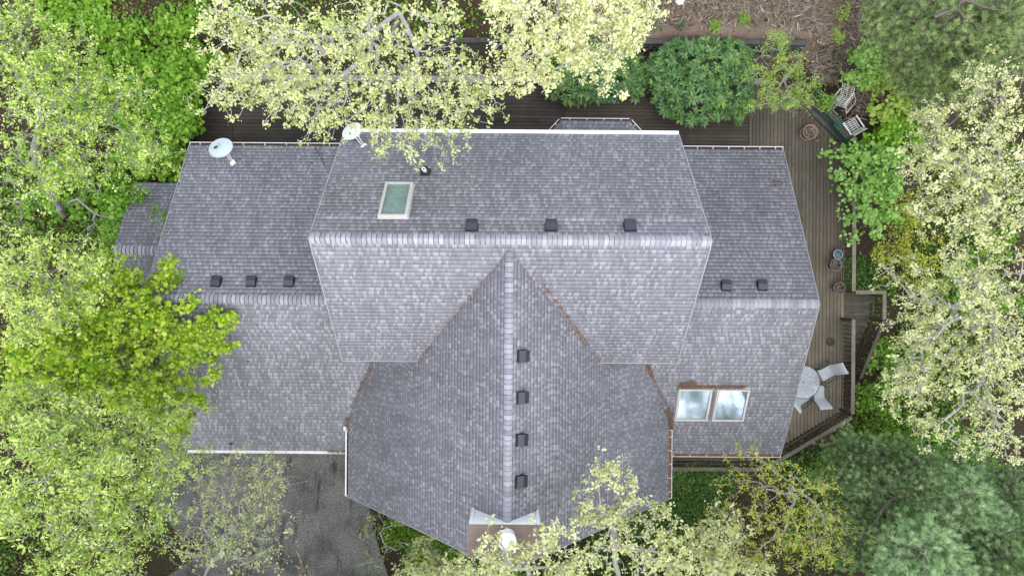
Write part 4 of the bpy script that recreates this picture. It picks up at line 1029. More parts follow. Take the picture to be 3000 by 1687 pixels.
LEAFSHAPE = {   # (along, across, lift) outlines, one polygon each
    'oak': np.array([(0, 0, 0), (.45, .30, .10), (1, 0, -.06), (.45, -.30, .10)]),
    'slim': np.array([(0, 0, 0), (.5, .17, .05), (1, 0, -.10), (.5, -.17, .05)]),
    'round': np.array([(0, 0, 0), (.22, .40, .06), (.62, .46, .05), (1.0, 0, -.06), (.62, -.46, .05), (.22, -.40, .06)]),
    'maple': np.array([(0, 0, 0), (.10, .42, .03), (.42, .30, .05), (.55, .55, 0), (1, 0, -.08), (.55, -.55, 0), (.42, -.30, .05), (.10, -.42, .03)]),
    'blade': np.array([(0, .05, 0), (.6, .04, .12), (1, 0, -.1), (.6, -.04, .12), (0, -.05, 0)])}
def leaves(g, pos, length, shape='oak', up=1.0, spread=1.0, per=8, jit=0.05, tintc=0.5, az=None, var=0.28, lift=0.25, slen=0.34):
    """per leaves round each point in pos, pointing outward, faces mostly upward"""
    n = len(pos) * per
    c = np.repeat(pos, per, axis=0) + g.normal(size=(n, 3)) * jit
    a = g.random(n) * 2 * np.pi if az is None else az
    el = lift + g.normal(size=n) * 0.45 * spread
    d = np.stack([np.cos(a) * np.cos(el), np.sin(a) * np.cos(el), np.sin(el)], 1)
    u0 = np.array([0, 0, up]) + g.normal(size=(n, 3)) * 0.5 * spread
    s = np.cross(u0, d); s /= np.maximum(np.linalg.norm(s, axis=1, keepdims=True), 1e-6); nn = np.cross(d, s)
    L = length * (1 + slen * g.normal(size=n)).clip(.45, 1.7)
    L = L * np.repeat(np.exp(g.normal(size=len(pos)) * .22), per)
    sh = LEAFSHAPE[shape]; m = len(sh)
    v = c[:, None] + L[:, None, None] * (sh[None, :, 0:1] * d[:, None] + sh[None, :, 1:2] * s[:, None] + sh[None, :, 2:3] * nn[:, None])
    f = np.arange(n * m).reshape(n, m)
    ct = np.repeat(g.normal(size=len(pos)) * var * .6, per)
    t = (tintc + ct + g.normal(size=n) * var * .7).clip(0, 1)
    return v.reshape(-1, 3), f, t
def cat(parts):
    v, f, t, k = [], [], [], 0
    for a in parts: v.append(a[0]); f.append(a[1] + k); t.append(a[2]); k += len(a[0])
    return np.concatenate(v), np.concatenate(f), np.concatenate(t)
def tree(name, label, cat_, group, trunk, pts, seed, leafmat, barkmat, leaf=0.10, shape='oak', per=8, jit=0.05, rtip=0.008, rmax=0.28, tintc=0.5, step=0.34, sag=0.02, bare=0.0, var=0.28, wig=0.06, lift=0.25, rscale=1.0, crown='crown', order_c=None, spread=1.0, keep=1.0):
    g = np.random.default_rng(seed); pts = pts[g.random(len(pts)) < keep]
    trunk = [np.array(p, float) for p in trunk]
    nodes, par, tips = grow(trunk, pts, g, step, wig, sag, order_c)
    t = thing(name, label, cat_, tuple(trunk[0]), group)
    obj('trunk', limb_mesh(nodes, par, rtip, r_max=rmax, rscale=rscale), barkmat, t)
    tp = tips[g.random(len(tips)) >= bare]
    obj(crown, leaves(g, nodes[tp], leaf, shape, per=per, jit=jit, tintc=tintc, var=var, lift=lift, spread=spread), leafmat, t)
    return t
def base(x, y, dz=-0.1):
    """ground point under display pixel x,y"""
    z = -1.8
    for _ in range(6):
        p = Pd(x, y, z); z = float(terr(p[0], p[1])) + dz
    return Pd(x, y, z)

G = np.random.default_rng
# --- oaks behind the house
pts = lobe_pts(G(1), [(570, 150, 10.5, 55, 105, 1.2, 150), (640, 60, 11, 115, 75, 1.4, 300), (700, 215, 9.8, 105, 60, 1.2, 250), (610, 215, 9.6, 70, 55, .8, 90), (800, 120, 10.8, 105, 90, 1.4, 230),
                      (780, 265, 9.0, 90, 60, 1.1, 130), (910, 60, 11, 90, 70, 1.3, 160), (930, 210, 9.6, 115, 75, 1.2, 210), (1060, 190, 9.6, 100, 80, 1.2, 170),
                      (1110, 70, 10.6, 80, 70, 1.3, 110), (1190, 190, 9.2, 75, 70, 1.0, 130), (1000, 300, 8.4, 95, 50, .9, 105), (1120, 290, 8.4, 75, 60, .8, 95), (1225, 245, 8.6, 55, 45, .7, 55),
                      (880, 300, 8.6, 75, 45, .8, 60), (960, 350, 7.9, 60, 28, .5, 50), (1080, 352, 7.9, 85, 26, .5, 80), (790, 318, 8.3, 45, 30, .4, 40), (540, 240, 9.4, 25, 40, .5, 28)], 0.40)
tree('oak_tree', 'largest pale oak behind the house, its branches hanging over the dark deck', 'tree', 'pale oaks around the house',
     [base(975, 120), Pd(985, 95, 3), Pd(1000, 45, 7.5), Pd(1000, 30, 9.2)], pts, 21, M['oak_pale'], M['bark'], .062, per=15, jit=.05, tintc=.6, rmax=.06, rtip=.0095, sag=.03, keep=.55, var=.36, rscale=.8)
pts = lobe_pts(G(2), [(1290, 40, 11.5, 80, 60, 1.0, 130), (1380, 90, 11, 90, 75, 1.0, 170), (1330, 165, 9.8, 65, 50, .8, 95), (1450, 130, 10.2, 75, 55, .8, 120), (1390, 190, 9.6, 45, 25, .5, 45), (1540, 30, 11.5, 60, 40, .6, 75),
                      (1560, 90, 10.8, 62, 42, .6, 75), (1500, 170, 9.6, 50, 35, .5, 50), (1600, 95, 10.8, 30, 25, .4, 26), (1640, 25, 11.5, 50, 26, .4, 45), (1440, 30, 11.6, 70, 45, .8, 75), (1560, 130, 10, 45, 22, .4, 30)], 0.34)
tree('oak_tree', 'cream leaved oak reaching over the timber wall toward the rhododendrons', 'tree', 'pale oaks around the house',
     [base(1400, -70), Pd(1395, -80, 4), Pd(1400, -30, 9), Pd(1408, 8, 10.4), Pd(1440, 45, 10.6)], pts, 22, M['oak_cream'], M['bark'], .068, per=18, jit=.06, tintc=.6, rmax=.10, sag=.03, keep=.66, var=.34)
# --- oaks on the left
pts = lobe_pts(G(3), [(40, 120, 9, 90, 100, 1.5, 260), (170, 130, 8.5, 80, 55, 1.3, 150), (90, 260, 9, 95, 90, 1.4, 260), (240, 230, 8, 90, 55, 1.1, 150), (330, 215, 7, 60, 35, .7, 60), (180, 350, 8, 100, 70, 1.3, 220),
                      (330, 330, 7, 80, 55, 1.0, 120), (60, 440, 8.5, 85, 80, 1.3, 200), (250, 420, 7, 80, 40, .8, 85), (20, 20, 9, 60, 60, 1, 110), (380, 400, 6, 60, 40, .8, 70), (30, 560, 7, 50, 40, .9, 60)], 0.40)
tree('oak_tree', 'yellow green oak on the left with a bare forked grey limb below its crown', 'tree', 'pale oaks around the house',
     [base(160, 545), Pd(150, 522, 1.2), Pd(118, 470, 3.2), Pd(92, 420, 4.8), Pd(86, 360, 6.4), Pd(100, 300, 7.4)], pts, 23, M['oak_green'], M['bark_grey'], .060, per=13, jit=.055, tintc=.52, rmax=.11, keep=.74, var=.36)
# its dead limb
dl = thing('bare_limb', 'bare grey forked limb standing in the thicket left of the house', 'dead limb', tuple(base(168, 535)))
g = G(5); q = [Pd(168, 535, -1.9), Pd(172, 515, .4), Pd(205, 495, 1.4), Pd(217, 470, 2.0), Pd(225, 455, 2.3)]
n_, p_, t_ = grow(q, np.concatenate([lobe_pts(g, [(240, 560, .4, 60, 45, .5, 60), (300, 570, .3, 30, 30, .3, 30), (225, 450, 2.3, 25, 20, .3, 8)], .3)]), g, .3, .1)
obj('branch', limb_mesh(n_, p_, .006, r_max=.10, rscale=1.1), M['bark'], dl)
pts = lobe_pts(G(6), [(110, 660, 8, 95, 55, 1.2, 170), (50, 730, 8.5, 70, 70, 1.2, 170), (200, 690, 7.4, 60, 45, 1.0, 90), (150, 760, 7.6, 80, 50, 1.0, 140), (60, 830, 8, 60, 40, .8, 60)], .38)
tree('oak_tree', 'silvery green oak above the bright maple on the left', 'tree', 'pale oaks around the house', [base(120, 700), Pd(110, 700, 3), Pd(105, 705, 6.5)], pts, 24, M['oak_green'], M['bark_grey'], .066, per=13, jit=.055, tintc=.66, rmax=.11, var=.34)
pts = lobe_pts(G(7), [(60, 1030, 9, 90, 60, 1.2, 210), (180, 1060, 9, 100, 60, 1.3, 250), (310, 1080, 8, 100, 60, 1.2, 220), (100, 1160, 10, 110, 80, 1.5, 330), (250, 1180, 9.5, 110, 80, 1.4, 330), (380, 1170, 8, 75, 70, 1.1, 170),
                      (80, 1270, 10, 100, 60, 1.3, 230), (210, 1290, 9.5, 100, 65, 1.3, 250), (340, 1270, 8.5, 80, 55, 1.1, 150), (190, 1390, 9.5, 100, 55, 1.2, 210), (300, 1400, 9, 70, 60, 1.1, 140), (420, 1060, 7, 55, 40, .8, 60), (480, 1140, 6, 45, 35, .6, 50), (385, 1330, 8, 45, 45, .8, 60)], .38)
tree('oak_tree', 'dense yellow green oak filling the lower left corner', 'tree', 'pale oaks around the house', [base(215, 1190), Pd(215, 1200, 3), Pd(210, 1210, 7)], pts, 25, M['oak_green'], M['bark_grey'], .088, per=13, jit=.06, tintc=.6, rmax=.14, shape='slim', var=.38, keep=.72)
# --- the bright maple over the left wing
pts = np.concatenate([lobe_pts(G(8), [(250, 720, 4.5, 90, 50, .9, 240), (340, 690, 4, 60, 40, .7, 110), (330, 790, 5, 90, 60, 1.0, 300), (210, 830, 5.5, 90, 65, 1.0, 260), (100, 880, 6, 100, 60, 1.0, 260), (380, 800, 4.5, 50, 45, .8, 110), (280, 890, 5.2, 90, 55, 1.0, 260),
                                    (400, 870, 4.4, 45, 40, .7, 90), (200, 950, 5.2, 100, 50, 1.0, 260), (330, 980, 4.8, 90, 50, .9, 250), (400, 960, 4.2, 40, 35, .7, 70), (420, 1040, 3.6, 40, 40, .7, 90), (60, 960, 5.6, 60, 40, .8, 110), (390, 1060, 3.8, 60, 40, .7, 110), (20, 900, 6, 50, 60, .9, 110)], .30),
    finger_pts(G(9), [[(360, 740, 4.2), (400, 705, 4.1), (443, 648, 4.0)], [(400, 720, 4.1), (452, 690, 4.0)], [(420, 790, 4.4), (470, 770, 4.3), (500, 745, 4.2)], [(430, 850, 4.4), (490, 820, 4.3), (540, 800, 4.2), (590, 800, 4.1)], [(520, 815, 4.3), (548, 775, 4.2)],
                      [(450, 870, 4.4), (520, 860, 4.3), (565, 880, 4.2), (592, 868, 4.1)], [(470, 850, 4.3), (540, 842, 4.2), (585, 825, 4.1)], [(430, 900, 4.2), (500, 890, 4.1), (545, 900, 4.0)], [(430, 960, 4.0), (480, 965, 3.9), (530, 950, 3.8), (552, 930, 3.8)],
                      [(440, 990, 4.0), (490, 1000, 3.9), (535, 1020, 3.8)], [(440, 1060, 3.4), (465, 1060, 3.3), (480, 1035, 3.3)], [(440, 1070, 3.3), (475, 1090, 3.2)], [(440, 820, 4.4), (500, 855, 4.3), (560, 850, 4.2)], [(450, 840, 4.4), (520, 835, 4.3)], [(420, 930, 4.2), (500, 905, 4.1)], [(400, 830, 4.5), (500, 870, 4.3), (560, 862, 4.2)]], .062, .085)])
tree('maple_tree', 'bright lime green maple spreading its branch tips over the low left roof', 'tree', None, [base(310, 850), Pd(300, 855, 1), Pd(290, 860, 3.4)], pts, 26, M['maple'], M['bark_grey'], .085, 'maple', per=8, jit=.055, tintc=.52, rmax=.10, step=.3, rtip=.006, var=.36, keep=.85)
# --- sparse saplings by the driveway
pts = lobe_pts(G(10), [(540, 1190, 4, 75, 45, .7, 90), (640, 1190, 4, 80, 50, .7, 95), (690, 1200, 4.2, 45, 50, .6, 60), (520, 1280, 4.6, 75, 50, .8, 85), (620, 1290, 4.6, 75, 60, .8, 95), (690, 1300, 4.2, 30, 40, .5, 35), (540, 1380, 5, 95, 55, .9, 110), (650, 1390, 4.8, 70, 55, .8, 90), (590, 1340, 5, 60, 40, .8, 55), (470, 1360, 5, 50, 50, .7, 50), (650, 1240, 4.4, 60, 50, .7, 60)], .42, 5)
tree('young_oak', 'thin sparse young oak whose pale leaves stand over the asphalt driveway', 'tree', 'saplings around the house', [base(500, 1470), Pd(520, 1440, 1.2), Pd(575, 1360, 3.2)], pts, 27, M['oak_pale'], M['bark'], .062, per=8, jit=.05, tintc=.55, rmax=.06, rtip=.0085, keep=1.0, var=.36, bare=.25)
pts = lobe_pts(G(11), [(960, 1330, 1.6, 50, 40, .6, 30), (1010, 1300, 1.8, 45, 35, .5, 22), (930, 1400, 1.6, 45, 35, .6, 24), (1040, 1390, 1.6, 50, 30, .5, 24)], .4, 3)
tree('sapling', 'spindly nearly leafless sapling beside the driveway and front gable', 'tree', 'saplings around the house', [base(1010, 1370), Pd(1005, 1360, .3)], pts, 28, M['hazel'], M['bark'], .06, per=5, tintc=.55, rmax=.04, rtip=.006, wig=.12)
# --- oaks in front
pts = lobe_pts(G(12), [(1495, 1185, 8.4, 45, 30, .5, 24), (1545, 1195, 8.4, 50, 45, .5, 34), (1470, 1265, 8.6, 40, 26, .4, 20), (1560, 1240, 8.6, 55, 40, .5, 30), (1510, 1305, 8.6, 60, 30, .5, 34), (1570, 1310, 8.6, 50, 40, .6, 40), (1620, 1310, 8.4, 60, 45, .7, 58), (1650, 1370, 8.8, 70, 50, .8, 85), (1560, 1400, 9, 70, 45, .8, 70), (1640, 1440, 9, 70, 30, .7, 60), (1700, 1420, 8.8, 50, 40, .6, 44)], .30, 6)
tree('oak_tree', 'cream leaved oak in front, its upper twigs crossing the front gable right of the ridge', 'tree', 'pale oaks around the house', [base(1585, 1500), Pd(1575, 1490, 2.5), Pd(1553, 1440, 6.5), Pd(1540, 1360, 7.8), Pd(1542, 1320, 8.3)], pts, 29, M['oak_cream'], M['bark'], .070, per=12, jit=.055, tintc=.5, rmax=.075, sag=.03, keep=.72, var=.34)
pts = lobe_pts(G(13), [(1225, 1400, 10, 28, 26, .5, 18), (1310, 1418, 10, 45, 22, .6, 28), (1370, 1345, 10, 40, 36, .5, 24), (1410, 1330, 10, 35, 30, .4, 14), (1240, 1345, 10, 14, 34, .4, 9), (1290, 1445, 10, 90, 20, .6, 50), (1420, 1440, 10, 70, 30, .6, 50), (1210, 1445, 9.6, 50, 28, .5, 40), (1150, 1440, 8.5, 40, 20, .5, 24), (1390, 1410, 10, 45, 30, .5, 28)], .30, 6)
tree('oak_tree', 'cream leaved oak in front with sparse twigs crossing the chimney', 'tree', 'pale oaks around the house', [base(1340, 1560), Pd(1345, 1540, 4), Pd(1335, 1475, 8.6), Pd(1330, 1430, 9.6)], pts, 30, M['oak_cream'], M['bark'], .070, per=12, jit=.055, tintc=.5, rmax=.07, var=.34)
pts = lobe_pts(G(14), [(1070, 1370, 3.5, 35, 25, .4, 20), (1040, 1420, 4, 60, 30, .5, 45), (1110, 1425, 4, 50, 28, .5, 36), (1150, 1395, 3.6, 30, 25, .4, 14)], .28, 6)
tree('young_oak', 'small cream leaved young oak left of the front gable point', 'tree', 'saplings around the house', [base(1080, 1480), Pd(1080, 1460, .6), Pd(1078, 1430, 2.8)], pts, 31, M['oak_cream'], M['bark'], .09, per=10, tintc=.42, rmax=.05)
pts = lobe_pts(G(15), [(1780, 1350, 6.4, 60, 45, .7, 62), (1850, 1340, 6, 40, 40, .5, 30), (1750, 1410, 6.8, 70, 40, .8, 75), (1840, 1420, 6.8, 60, 35, .6, 50), (1900, 1430, 6.4, 50, 25, .5, 36), (1800, 1300, 5.8, 40, 24, .4, 16)], .34, 6)
tree('oak_tree', 'small pale oak between the front garden and the bare branched tree', 'tree', 'pale oaks around the house', [base(1800, 1470), Pd(1800, 1455, 2.5), Pd(1795, 1410, 5.6)], pts, 32, M['oak_cream'], M['bark'], .095, per=9, tintc=.40, rmax=.09)
# --- bare branched tree with opening buds
pts = lobe_pts(G(16), [(1860, 1220, 4.6, 45, 45, .6, 34), (1900, 1160, 4.2, 60, 35, .6, 30), (1960, 1190, 4.8, 60, 55, .7, 60), (2040, 1230, 5.2, 60, 50, .7, 65), (1850, 1300, 4.8, 60, 50, .7, 55), (1940, 1290, 5.4, 70, 50, .8, 70), (2040, 1310, 5.2, 70, 50, .8, 90), (1930, 1370, 5.2, 80, 50, .8, 80), (2030, 1390, 5.0, 80, 45, .8, 90), (2110, 1340, 5, 50, 50, .6, 50), (1880, 1410, 5, 60, 40, .6, 50)], .40, 4)
tree('budding_tree', 'bare branched grey tree with small yellow buds beyond the deck corner', 'tree', None, [base(1995, 1268), Pd(2000, 1258, .3), Pd(2004, 1250, 3.2)], pts, 33, M['yellowgreen'], M['bark'], .075, 'slim', per=8, jit=.05, tintc=.55, rmax=.06, rtip=.0065, wig=.08, rscale=.8)
# --- oaks on the right
pts = lobe_pts(G(17), [(2440, 190, 9, 40, 26, .5, 40), (2510, 200, 9.4, 55, 45, .6, 85), (2470, 250, 9, 60, 30, .6, 50), (2540, 290, 9.4, 45, 50, .9, 90), (2400, 300, 8.8, 70, 30, .7, 70), (2330, 340, 8.2, 60, 45, .8, 95), (2430, 380, 9.4, 90, 60, 1.2, 230), (2530, 400, 9.8, 60, 60, 1.1, 150), (2340, 430, 8.6, 75, 55, 1.0, 150), (2450, 480, 9.4, 90, 55, 1.2, 210), (2380, 540, 9, 80, 45, 1.0, 120), (2500, 580, 9.4, 75, 60, 1.1, 170), (2560, 500, 9.8, 40, 60, 1, 80), (2290, 300, 7.6, 35, 25, .5, 28)], .36)
tree('oak_tree', 'large pale oak on the right beyond the white chairs and the green bushes', 'tree', 'pale oaks around the house', [base(2440, 520), Pd(2450, 520, 2), Pd(2485, 500, 6), Pd(2500, 470, 8)], pts, 34, M['oak_cream'], M['bark_grey'], .060, per=15, jit=.05, tintc=.5, rmax=.09, rtip=.0095, keep=.52, var=.36, rscale=.9)
pts = lobe_pts(G(18), [(2400, 690, 8.6, 90, 55, 1.0, 160), (2510, 700, 9, 65, 60, 1.0, 150), (2330, 760, 7.6, 70, 50, .8, 100), (2440, 780, 8.8, 90, 50, 1.1, 170), (2540, 800, 9, 45, 60, 1, 110), (2290, 850, 7.2, 75, 40, .8, 90), (2380, 860, 8.2, 90, 50, 1.0, 170), (2480, 890, 8.8, 85, 60, 1.1, 190), (2280, 930, 7.0, 70, 40, .8, 95), (2370, 960, 8, 95, 50, 1.0, 190), (2480, 990, 8.6, 80, 55, 1, 170), (2260, 1000, 6.6, 60, 35, .7, 70), (2350, 1050, 7.4, 80, 50, .9, 150), (2450, 1090, 8.2, 60, 60, .9, 100), (2540, 900, 9, 40, 60, 1, 80), (2550, 1130, 8.6, 35, 60, .8, 50), (2290, 690, 7.2, 70, 40, .7, 45)], .36)
tree('oak_tree', 'widest pale oak on the right with a leaning grey trunk, beyond the deck steps', 'tree', 'pale oaks around the house', [base(2400, 840), Pd(2410, 838, 1.5), Pd(2450, 830, 5), Pd(2480, 800, 7.4)], pts, 35, M['oak_pale'], M['bark'], .060, per=15, jit=.05, tintc=.72, rmax=.11, rtip=.0105, keep=.52, var=.36, rscale=.9)
# --- small trees near the deck
pts = lobe_pts(G(19), [(1950, 110, 1.6, 45, 30, .5, 70), (1990, 160, 1.6, 50, 45, .6, 100), (1910, 190, 1.4, 45, 38, .5, 90), (2020, 210, 1.4, 45, 35, .5, 70), (1930, 260, 1.2, 45, 40, .5, 80), (2000, 260, 1.2, 40, 40, .5, 60), (1965, 85, 1.4, 25, 22, .3, 26), (2040, 250, 1.0, 28, 22, .4, 26)], .2, 7)
tree('small_tree', 'small fresh green tree over the back corner of the deck beside the rhododendrons', 'tree', None, [base(1975, 205), Pd(1972, 205, -.4), Pd(1970, 200, .6)], pts, 36, M['hazel'], M['bark'], .07, 'slim', per=9, jit=.06, tintc=.5, rmax=.05, rtip=.006)
def shrub(name, label, cat_, group, lobes, mat, leaf, shape, seed, per=4, jit=.07, tintc=.5, clump=.22, cl=7, var=.3, bark=None, fingers=None, rtip=.005, spread=.8):
    g = G(seed); pts = lobe_pts(g, lobes, clump, cl)
    if fingers: pts = np.concatenate([pts, finger_pts(g, fingers, .16, .13)])
    c = pts.mean(0); zb = float(terr(c[0], c[1])); b_ = np.array([c[0], c[1], zb - .1])
    pts[:, 2] = np.maximum(pts[:, 2], terr(pts[:, 0], pts[:, 1]) + .12)
    nodes, par, tips = grow([b_, b_ + np.array([0, 0, .3])], pts, g, .4, .07)
    t = thing(name, label, cat_, tuple(b_), group)
    obj('stem', limb_mesh(nodes, par, rtip, r_max=.05), bark or M['bark_dark'], t)
    obj('foliage', leaves(g, nodes[tips], leaf, shape, per=per, jit=jit, tintc=tintc, var=var, spread=spread, lift=.1), mat, t)
    return t
for i, (lab, lb) in enumerate((
    ('fresh green thicket at the top beside the bare leaf litter', [(240, 40, -.8, 70, 40, .4, 190), (300, 90, -.8, 75, 45, .4, 240), (170, 60, -.8, 50, 50, .4, 150)]),
    ('fresh green thicket left of the large oak behind the house', [(440, 100, -.7, 65, 50, .5, 260), (400, 170, -.6, 75, 50, .5, 300), (510, 60, -.7, 45, 40, .4, 100), (520, 150, -.7, 45, 40, .4, 110)]),
    ('dense fresh green thicket in the middle left, under the oak', [(300, 190, -.6, 80, 60, .5, 320), (220, 260, -.5, 80, 55, .5, 280), (330, 270, -.4, 80, 50, .5, 300), (140, 180, -.7, 60, 50, .4, 150)]),
    ('tall fresh green thicket against the left end of the back deck', [(450, 240, -.2, 60, 55, .6, 330), (440, 320, -.1, 60, 50, .6, 320), (470, 190, -.3, 55, 35, .5, 160)]),
    ('fresh green thicket hugging the rear corner of the low left roof', [(400, 400, -.1, 70, 45, .6, 330), (340, 370, -.3, 60, 45, .6, 230), (440, 420, -.1, 30, 30, .5, 90)]),
    ('dark fresh green thicket around the bare limb on the left', [(300, 470, -.5, 80, 50, .5, 240), (220, 500, -.6, 60, 50, .5, 150), (330, 540, -.4, 55, 50, .5, 210), (180, 420, -.6, 60, 40, .4, 130), (100, 520, -.8, 70, 60, .4, 140)]))):
    shrub('leafy_thicket', lab, 'bush', 'fresh green thickets on the left', lb, M['knot'], .115, 'round', 40 + i, per=5, tintc=.45 if i != 5 else .3)
shrub('climbing_vine', 'thin green vine growing over the small side roof on the left', 'vine', None, [(330, 600, .6, 45, 40, .3, 100), (390, 560, .9, 40, 30, .25, 60), (300, 650, .5, 50, 30, .3, 70), (420, 585, 1.0, 25, 15, .15, 20), (290, 560, .7, 45, 50, .3, 130), (330, 500, .8, 45, 30, .25, 90), (270, 640, .5, 45, 50, .3, 120)], M['knot'], .085, 'round', 47, per=3, tintc=.4)
for i, (lab, lb, fg, mt, tc_) in enumerate((
    ('fresh green bush overhanging the right deck railing', [(2180, 400, -.4, 60, 40, .5, 130), (2220, 470, -.4, 60, 45, .5, 150), (2170, 490, -.4, 50, 40, .5, 100), (2210, 550, -.5, 55, 40, .5, 110), (2240, 390, -.4, 55, 30, .5, 110)],
        [[(2180, 395, -.2), (2120, 385, -.1), (2060, 385, 0)], [(2170, 420, -.2), (2120, 440, -.1), (2085, 440, 0)], [(2150, 480, -.3), (2100, 470, -.1)], [(2170, 540, -.3), (2110, 545, -.1)], [(2180, 590, -.5), (2130, 600, -.3)]], 'knot_pale', .5),
    ('fresh green bush around the lower white chair', [(2205, 362, -.7, 38, 22, .3, 120), (2250, 335, -.5, 55, 32, .4, 160), (2290, 370, -.5, 50, 40, .4, 110)], None, 'knot', .5),
    ('yellow green bush below the pine at the back right', [(2210, 205, -.4, 45, 30, .4, 100), (2270, 250, -.4, 50, 45, .4, 130), (2230, 275, -.4, 45, 28, .3, 80)], None, 'hazel', .55),
    ('pale green bush of large round leaves under the pine', [(2180, 140, -.2, 45, 40, .35, 120), (2160, 190, -.2, 40, 40, .35, 100), (2240, 160, -.2, 35, 30, .3, 40), (2220, 180, -.2, 40, 30, .3, 45)], None, 'knot_pale', .6))):
    shrub('green_bush', lab, 'bush', 'green bushes on the right', lb, M[mt], .11 if i != 3 else .10, 'round', 50 + i, per=4, tintc=tc_, fingers=fg)
for i, (lab, lb) in enumerate((('yellow green bush above the deck steps on the right', [(2260, 560, -.9, 65, 50, .5, 150), (2320, 620, -.8, 60, 50, .5, 130), (2250, 640, -1, 60, 35, .5, 110), (2300, 520, -.8, 60, 40, .5, 90)]),
                               ('lower yellow green bush outside the deck steps', [(2280, 690, -1.4, 55, 30, .4, 70), (2240, 650, -1.5, 40, 15, .3, 36), (2330, 700, -1.2, 50, 40, .5, 70)]))):
    shrub('yellow_bush', lab, 'bush', 'yellow green bushes on the right', lb, M['yellowgreen'], .075, 'oak', 56 + i, per=6, tintc=.38)
for i, (lab, lb) in enumerate((('leafy green bush under the wide oak beside the step railing', [(2210, 900, -2.2, 45, 45, .6, 90), (2250, 980, -2.2, 60, 60, .6, 120), (2200, 1000, -2.4, 40, 40, .5, 60), (2300, 900, -2, 70, 50, .6, 90)]),
                               ('leafy green bush at the foot of the right pines', [(2400, 1100, -2, 70, 60, .6, 130), (2300, 1100, -2.2, 60, 40, .6, 80), (2460, 1150, -2, 60, 50, .5, 90)]),
                               ('green bush in the shade of the right oak near the picture edge', [(2480, 620, -1.5, 80, 60, .6, 120), (2420, 680, -1.6, 80, 50, .6, 110), (2520, 760, -1.6, 60, 60, .6, 80), (2400, 780, -1.6, 80, 40, .6, 90)]))):
    shrub('shade_bush', lab, 'bush', 'shaded bushes on the right', lb, M['knot'], .095, 'round', 60 + i, per=5, tintc=.3)
shrub('potted_shrub', 'small bright leafy shrub between the upper and middle green planters', 'shrub', None, [(2082, 258, -.6, 22, 17, .25, 90)], M['knot'], .085, 'slim', 64, per=7, tintc=.5, clump=.12)
shrub('green_bush', 'bright green bush behind the timber wall, under the cream oak', 'bush', 'green bushes on the right', [(1465, 95, .3, 22, 28, .3, 70), (1400, 150, -.6, 30, 30, .3, 40)], M['knot'], .09, 'slim', 65, per=7, tintc=.5, clump=.14)
for i, (lab, x, y, rx, ry) in enumerate((('small bright green shrub in the dry grass, nearest the wall', 1800, 70, 9, 16), ('larger bright green shrub in the dry grass under the fallen branch', 1877, 55, 15, 19), ('bright green shrub in the dry grass beside the left yucca', 1595, 35, 16, 14), ('low green shrub in the dry grass below the right pine', 2110, 95, 26, 22), ('ragged green shrub in the dry grass at the top beside the pine', 2120, 30, 34, 22))):
    shrub('bank_shrub', lab, 'shrub', 'small shrubs on the dry bank', [(x, y, .25, rx, ry, .16, 46)], M['knot' if i < 3 else 'hazel'], .07, 'slim', 70 + i, per=6, tintc=.5, clump=.12)
# --- rhododendrons: whorls of long leaves on a mound
def rhodo(label, lobes, seed):
    g = G(seed); cs = []
    for (x, y, z, rx, ry, rz, n) in lobes:
        c = Pd(x, y, z); s = K * (H - z) / F
        d = rdir(n * 2, g); d = d[d[:, 2] > -.25][:n]
        cs.append(c + d * np.array([rx * s, ry * s, rz]) * (1 - .22 * g.random((len(d), 1)) ** 2) + g.normal(size=(len(d), 3)) * .04)
    p = np.concatenate(cs); c = p.mean(0); b_ = np.array([c[0], c[1] + .35, float(terr(c[0], c[1] + .35)) - .1]); p[:, 2] = np.maximum(p[:, 2], ZD + .12)
    nodes, par, tips = grow([b_, b_ + np.array([0, 0, .35])], p, g, .35, .08)
    t = thing('rhododendron', label, 'shrub', tuple(b_), 'rhododendrons behind the deck')
    obj('stem', limb_mesh(nodes, par, .006, r_max=.06), M['bark_dark'], t)
    tips = tips[g.random(len(tips)) < .62]; per = 10; n = len(tips) * per
    az = (np.tile(np.arange(per) * 2 * np.pi / per * 1.0, len(tips)) + np.repeat(g.random(len(tips)) * 6.28, per) + g.normal(size=n) * .15)
    a_ = leaves(g, nodes[tips], .21, 'slim', up=1.0, spread=.5, per=per, jit=.008, tintc=.42, az=az, var=.24, lift=.02, slen=.2)
    b2 = leaves(g, nodes[tips] + np.array([0, 0, .03]), .10, 'slim', spread=.5, per=5, jit=.01, tintc=.85, var=.15, lift=.5)
    obj('foliage', cat([a_, b2]), M['rhodo'], t)
rhodo('smaller rhododendron of dark whorled leaves overhanging the back deck', [(1500, 195, -.5, 95, 62, .95, 330), (1440, 220, -.7, 60, 40, .7, 110), (1545, 160, -.4, 55, 50, .8, 130), (1460, 140, -.6, 55, 45, .7, 90), (1590, 205, -.8, 35, 45, .6, 60)], 80)
rhodo('larger rhododendron of dark whorled leaves overhanging the back deck beside the small tree', [(1750, 170, -.2, 115, 62, 1.1, 380), (1690, 210, -.5, 70, 60, .9, 160), (1745, 250, -.5, 90, 60, .9, 230), (1840, 230, -.5, 50, 60, .8, 130), (1830, 150, -.4, 60, 45, .8, 110), (1640, 185, -.8, 45, 40, .6, 60), (1850, 285, -.9, 30, 22, .5, 30)], 81)
